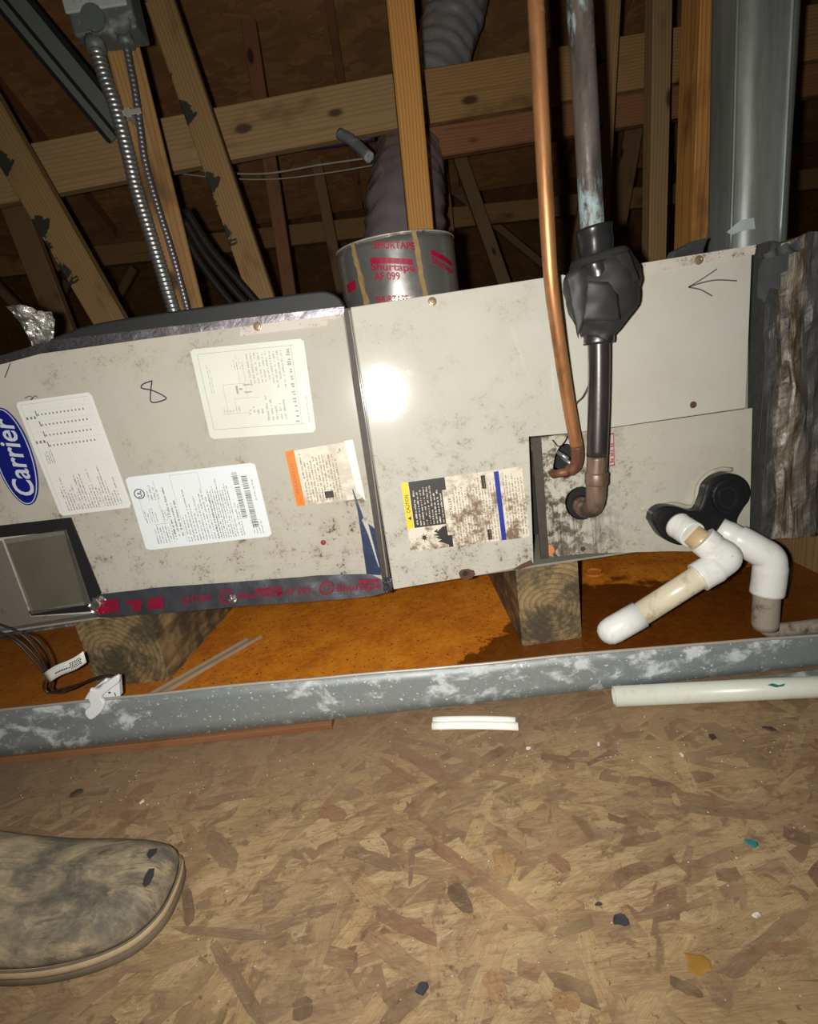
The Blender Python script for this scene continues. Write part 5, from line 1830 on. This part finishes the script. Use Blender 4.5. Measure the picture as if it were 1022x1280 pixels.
tag_ = thing('wire_tag', 'white paper wire tag in front of the left wood block', 'tag', tuple(on_y(80, 838, WY)))
TQ = [(54, 842), (104, 814), (108, 828), (61, 854)]
v = []
for j in range(4):
    for i in range(10):
        s_, t_ = i / 9, j / 3
        u = (TQ[0][0] * (1 - s_) + TQ[1][0] * s_) * (1 - t_) + (TQ[3][0] * (1 - s_) + TQ[2][0] * s_) * t_
        w = (TQ[0][1] * (1 - s_) + TQ[1][1] * s_) * (1 - t_) + (TQ[3][1] * (1 - s_) + TQ[2][1] * s_) * t_
        v.append(on_y(u, w - 1.5 * sin(pi * s_ * 2), WY - .006 - .004 * sin(pi * s_)))
f = [(j * 10 + i, (j + 1) * 10 + i, (j + 1) * 10 + i + 1, j * 10 + i + 1) for j in range(3) for i in range(9)]
o = obj('tag_sheet', v, f, M['paper'], tag_, True)
o.modifiers.new('solid', 'SOLIDIFY').thickness = .0008
r = random.Random(5)
v, f = [], []
def tagpt(s_, t_):
    u = (TQ[0][0] * (1 - s_) + TQ[1][0] * s_) * (1 - t_) + (TQ[3][0] * (1 - s_) + TQ[2][0] * s_) * t_
    w = (TQ[0][1] * (1 - s_) + TQ[1][1] * s_) * (1 - t_) + (TQ[3][1] * (1 - s_) + TQ[2][1] * s_) * t_
    return on_y(u, w - 1.5 * sin(pi * s_ * 2), WY - .0075 - .004 * sin(pi * s_))
for (s0, s1, t0, t1, n2) in ((.22, .62, .55, .75, 1), (.62, .88, .25, .85, 4)):
    for q in range(n2):
        ta = t0 + (t1 - t0) * q / n2
        s_ = s0
        while s_ < s1:
            l = r.uniform(.015, .05)
            n0 = len(v)
            tb_ = ta + (t1 - t0) / n2 * .6
            v += [tagpt(s_, ta), tagpt(s_ + l, ta), tagpt(s_ + l, tb_), tagpt(s_, tb_)]
            f.append((n0, n0 + 3, n0 + 2, n0 + 1))
            s_ += l + .012
obj('tag_print', v, f, M['ink_black'], tag_)
for k, px in enumerate([[(56, 850), (55, 860), (62, 866), (74, 862), (100, 855), (125, 847), (142, 846)], [(66, 848), (64, 860), (72, 866), (90, 861), (112, 850), (130, 845), (143, 847)]]):
    P = [on_y(u, w, WY - .003 + .005 * k - (.012 if i > 4 else 0)) for i, (u, w) in enumerate(px)]
    o = tube('thin_wire', catmull(P, 8), .0022, M['cord_brown'], None, 8)
    recenter(o)
    tag(o, ['lower brown wire from the paper tag to the white switch', 'upper brown wire from the paper tag to the white switch'][k], 'wire')

# ------------------------------------------------------------------ boot at the lower left
near = [on_z(u, w, .012) for u, w in ((-60, 1224), (0, 1227), (60, 1223), (120, 1208), (170, 1184), (205, 1150), (224, 1112))]
toe = [on_z(229, 1080, .018)]
far = [on_z(u, w, .045) for u, w in ((216, 1053), (180, 1046), (120, 1044), (50, 1046), (-10, 1050))]
heel_dir = ((near[1] - near[3]) + (far[-1] - far[-3])).normalized()
heel_dir.z = 0
heel_dir.normalize()
ax_t = (near[4] + far[1]) / 2
ax_h = (near[0] + far[-1]) / 2
ax_t.z = ax_h.z = 0
back = ax_h + (ax_h - ax_t).normalized() * .17
sidev = Vector((-(ax_h - ax_t).normalized().y, (ax_h - ax_t).normalized().x, 0))
hd = (ax_h - ax_t).normalized()
wid = .046
heel = []
for k in range(9):
    a = -pi / 2 + pi * k / 8
    heel.append(back + hd * wid * cos(a) + sidev * -wid * sin(a) * (1 if True else 1))
loop = [Vector((p.x, p.y, 0)) for p in near + toe + far]
# orient heel points so that the loop stays simple
if (heel[0] - loop[-1]).length > (heel[-1] - loop[-1]).length:
    heel = heel[::-1]
loop += heel
loop = catmull(loop + [loop[0]], 5)[:-1]
nl = len(loop)
tax = ax_t - (ax_h - ax_t).normalized() * -.01
def medial(p):
    t = max(0, min(1, (p - tax).dot(back - tax) / (back - tax).length_squared))
    return tax.lerp(back, t), t
def ring(s_, z, lift=0.0):
    out = []
    for p in loop:
        m_, t = medial(p)
        q = m_ + (p - m_) * s_
        q.z = z + lift * .62 * max(0, t - .25) ** 1.3
        out.append(q)
    return out
def loft(rings, cap=True, capb=True):
    v = [p for r_ in rings for p in r_]
    f = [(j * nl + i, j * nl + (i + 1) % nl, (j + 1) * nl + (i + 1) % nl, (j + 1) * nl + i) for j in range(len(rings) - 1) for i in range(nl)]
    if cap:
        f.append(tuple(range((len(rings) - 1) * nl, len(rings) * nl)))
    if capb:
        f.append(tuple(reversed(range(nl))))
    return v, f
boot = thing('work_boot', 'dusty scuffed tan work boot toe standing at lower left', 'boot', (ax_t.x - .1, ax_t.y, 0))
v, f = loft([ring(.96, .0012), ring(1.0, .004), ring(1.0, .011), ring(.985, .013)])
obj('sole', v, f, M['sole'], boot, True)
v, f = loft([ring(.95, .013), ring(1.005, .0145), ring(1.012, .0185), ring(1.0, .0225), ring(.95, .0235)])
obj('welt', v, f, M['welt'], boot, True)['label'] = 'pale dusty welt round the toe'
v, f = loft([ring(.945, .022), ring(.955, .030, .03), ring(.93, .040, .08), ring(.86, .050, .13), ring(.72, .058, .17), ring(.5, .063, .20), ring(.25, .065, .21), ring(.02, .0655, .215)])
up_ = obj('upper', v, f, M['leather'], boot, True)
v = [p + Vector((0, 0, .0022)) for p in ring(.985, .0225)]
tube('stitch_line', v + [v[0]], .0012, M['sole'], boot, 6)
def on_upper(u, w):
    """where a pixel ray meets the boot's upper"""
    from mathutils.bvhtree import BVHTree
    global _bt
    if '_bt' not in globals():
        off = Vector(boot['_at'])
        _bt = BVHTree.FromPolygons([vv.co + off for vv in up_.data.vertices], [tuple(p.vertices) for p in up_.data.polygons])
    h = _bt.ray_cast(CAM, ray(u, w).normalized())
    return h[0]
def scuff(px, mat, lift=.0008):
    P = [on_upper(u, w) for u, w in px]
    lift = .0022
    P = [p for p in P if p is not None]
    if len(P) > 2:
        dcam = [(CAM - p).normalized() * lift for p in P]
        o = obj('scuff_mark', [p + q for p, q in zip(P, dcam)], [tuple(range(len(P)))[::-1]], mat, boot)
        o['label'] = 'bare dark scuff on the toe'
scuff([(186, 1086), (193, 1085), (192, 1095), (187, 1105), (181, 1109), (178, 1106), (180, 1096)], M['scuff'])
scuff([(186, 1062), (197, 1060), (195, 1066), (187, 1074), (183, 1069)], M['scuff'])
# trouser leg above the boot, standing just outside the picture
LG = back + Vector((0.01, 0, 0))
pts = [LG + Vector((0, 0, z)) for z in (.065, .10, .16, .24, .34)]
tube('trouser_leg', resample(catmull(pts, 6), .01), lambda i: .062 + .0006 * i, M['denim'], boot, 24, disp=lambda p, q, i: .006 * noise.noise(p * 14 + q * 2))['label'] = 'faded denim trouser leg'

# ------------------------------------------------------------------ crumbs and chips on the floor
def chip(name, u, w, r, h, mat, label, cat, seed, squash=1.0, rot=0.0):
    c = on_z(u, w, 0)
    rg_ = random.Random(seed)
    n_ = 9
    rad_ = [r * rg_.uniform(.6, 1.15) for _ in range(n_)]
    v = []
    for z, k in ((.0019, 1.0), (.0019 + h, .8)):
        for i in range(n_):
            a = 2 * pi * i / n_
            x, y = rad_[i] * k * cos(a), rad_[i] * k * sin(a) * squash
            v.append(Vector((c.x + x * cos(rot) - y * sin(rot), c.y + x * sin(rot) + y * cos(rot), z + h * .3 * rg_.random())))
    f = [tuple(reversed(range(n_))), tuple(range(n_, 2 * n_))] + [(i, (i + 1) % n_, (i + 1) % n_ + n_, i + n_) for i in range(n_)]
    o = obj(name, v, f, mat)
    recenter(o)
    tag(o, label, cat)
chip('paint_chip', 939, 1056, .0095, .002, M['chip_teal'], 'teal paint chip on the strand board floor at right', 'chip', 3, .6, -.5)
chip('dark_chip', 776, 1153, .0085, .003, M['chip_dark'], 'dark grey flake on the floor right of the long reddish strand', 'chip', 5, .8)
chip('dark_chip', 527, 1237, .0075, .002, M['chip_dark'], 'dark grey flake on the floor near the bottom edge', 'chip', 6, .9)
chip('dark_chip', 962, 913, .0120, .002, M['chip_brown'], 'dark brown flake on the floor below the loose pipe', 'chip', 7, .5, -.6)
chip('dark_chip', 890, 923, .0060, .003, M['chip_brown'], 'small dark pellet on the floor below the loose pipe', 'chip', 8)
chip('resin_patch', 872, 1206, .0150, .0006, M['chip_amber'], 'amber resin patch on the floor at lower right', 'resin', 9, .8)
chip('wood_crumb', 97, 993, .0110, .004, M['chip_brown'], 'dark crumb of bark on the floor above the boot', 'crumb', 10, .6, .5)
chip('wood_crumb', 748, 1132, .0050, .001, M['chip_brown'], 'tiny dark crumb just above the dark grey flake', 'crumb', 11, .5)
for k, (u, w, lab) in enumerate([(660, 937, 'white crumb on the floor right of the white channel'), (748, 932, 'white crumb on the floor midway below the capped pipe'), (852, 946, 'white crumb on the floor below the loose pipe'),
                                 (945, 1146, 'white sliver crumb at the right of the floor'), (178, 1004, 'white crumb on the floor above the boot toe')]):
    chip('white_crumb', u, w, .0045, .002, M['chip_white'], lab, 'crumb', 20 + k, .6, k)
rg = random.Random(31)
v, f = [], []
for k in range(230):
    if k < 60:
        u, w = rg.gauss(230, 90), rg.uniform(945, 1005)
    elif k < 150:
        u, w = rg.uniform(480, 1010), rg.uniform(885, 960)
    else:
        u, w = rg.uniform(0, 1010), rg.uniform(930, 1270)
    p = on_z(u, w, .002)
    if p.y > P0.lerp(P1, (p.x - P0.x) / (P1.x - P0.x)).y - .01:
        continue
    s_ = rg.uniform(.0005, .0014)
    a = rg.random() * 6
    n0 = len(v)
    v += [p + Vector((s_ * cos(a + q * 2.1), s_ * sin(a + q * 2.1), 0)) for q in range(3)] + [p + Vector((0, 0, s_))]
    f += [(n0, n0 + 1, n0 + 3), (n0 + 1, n0 + 2, n0 + 3), (n0 + 2, n0, n0 + 3), (n0, n0 + 2, n0 + 1)]
o = obj('plaster_crumbs', v, f, M['chip_white'])
recenter(o)
o['kind'] = 'stuff'
tag(o, 'tiny pale crumbs of plaster scattered over the floor before the pan', 'crumbs')

for o in bpy.data.objects:
    if '_at' in o:
        del o['_at']
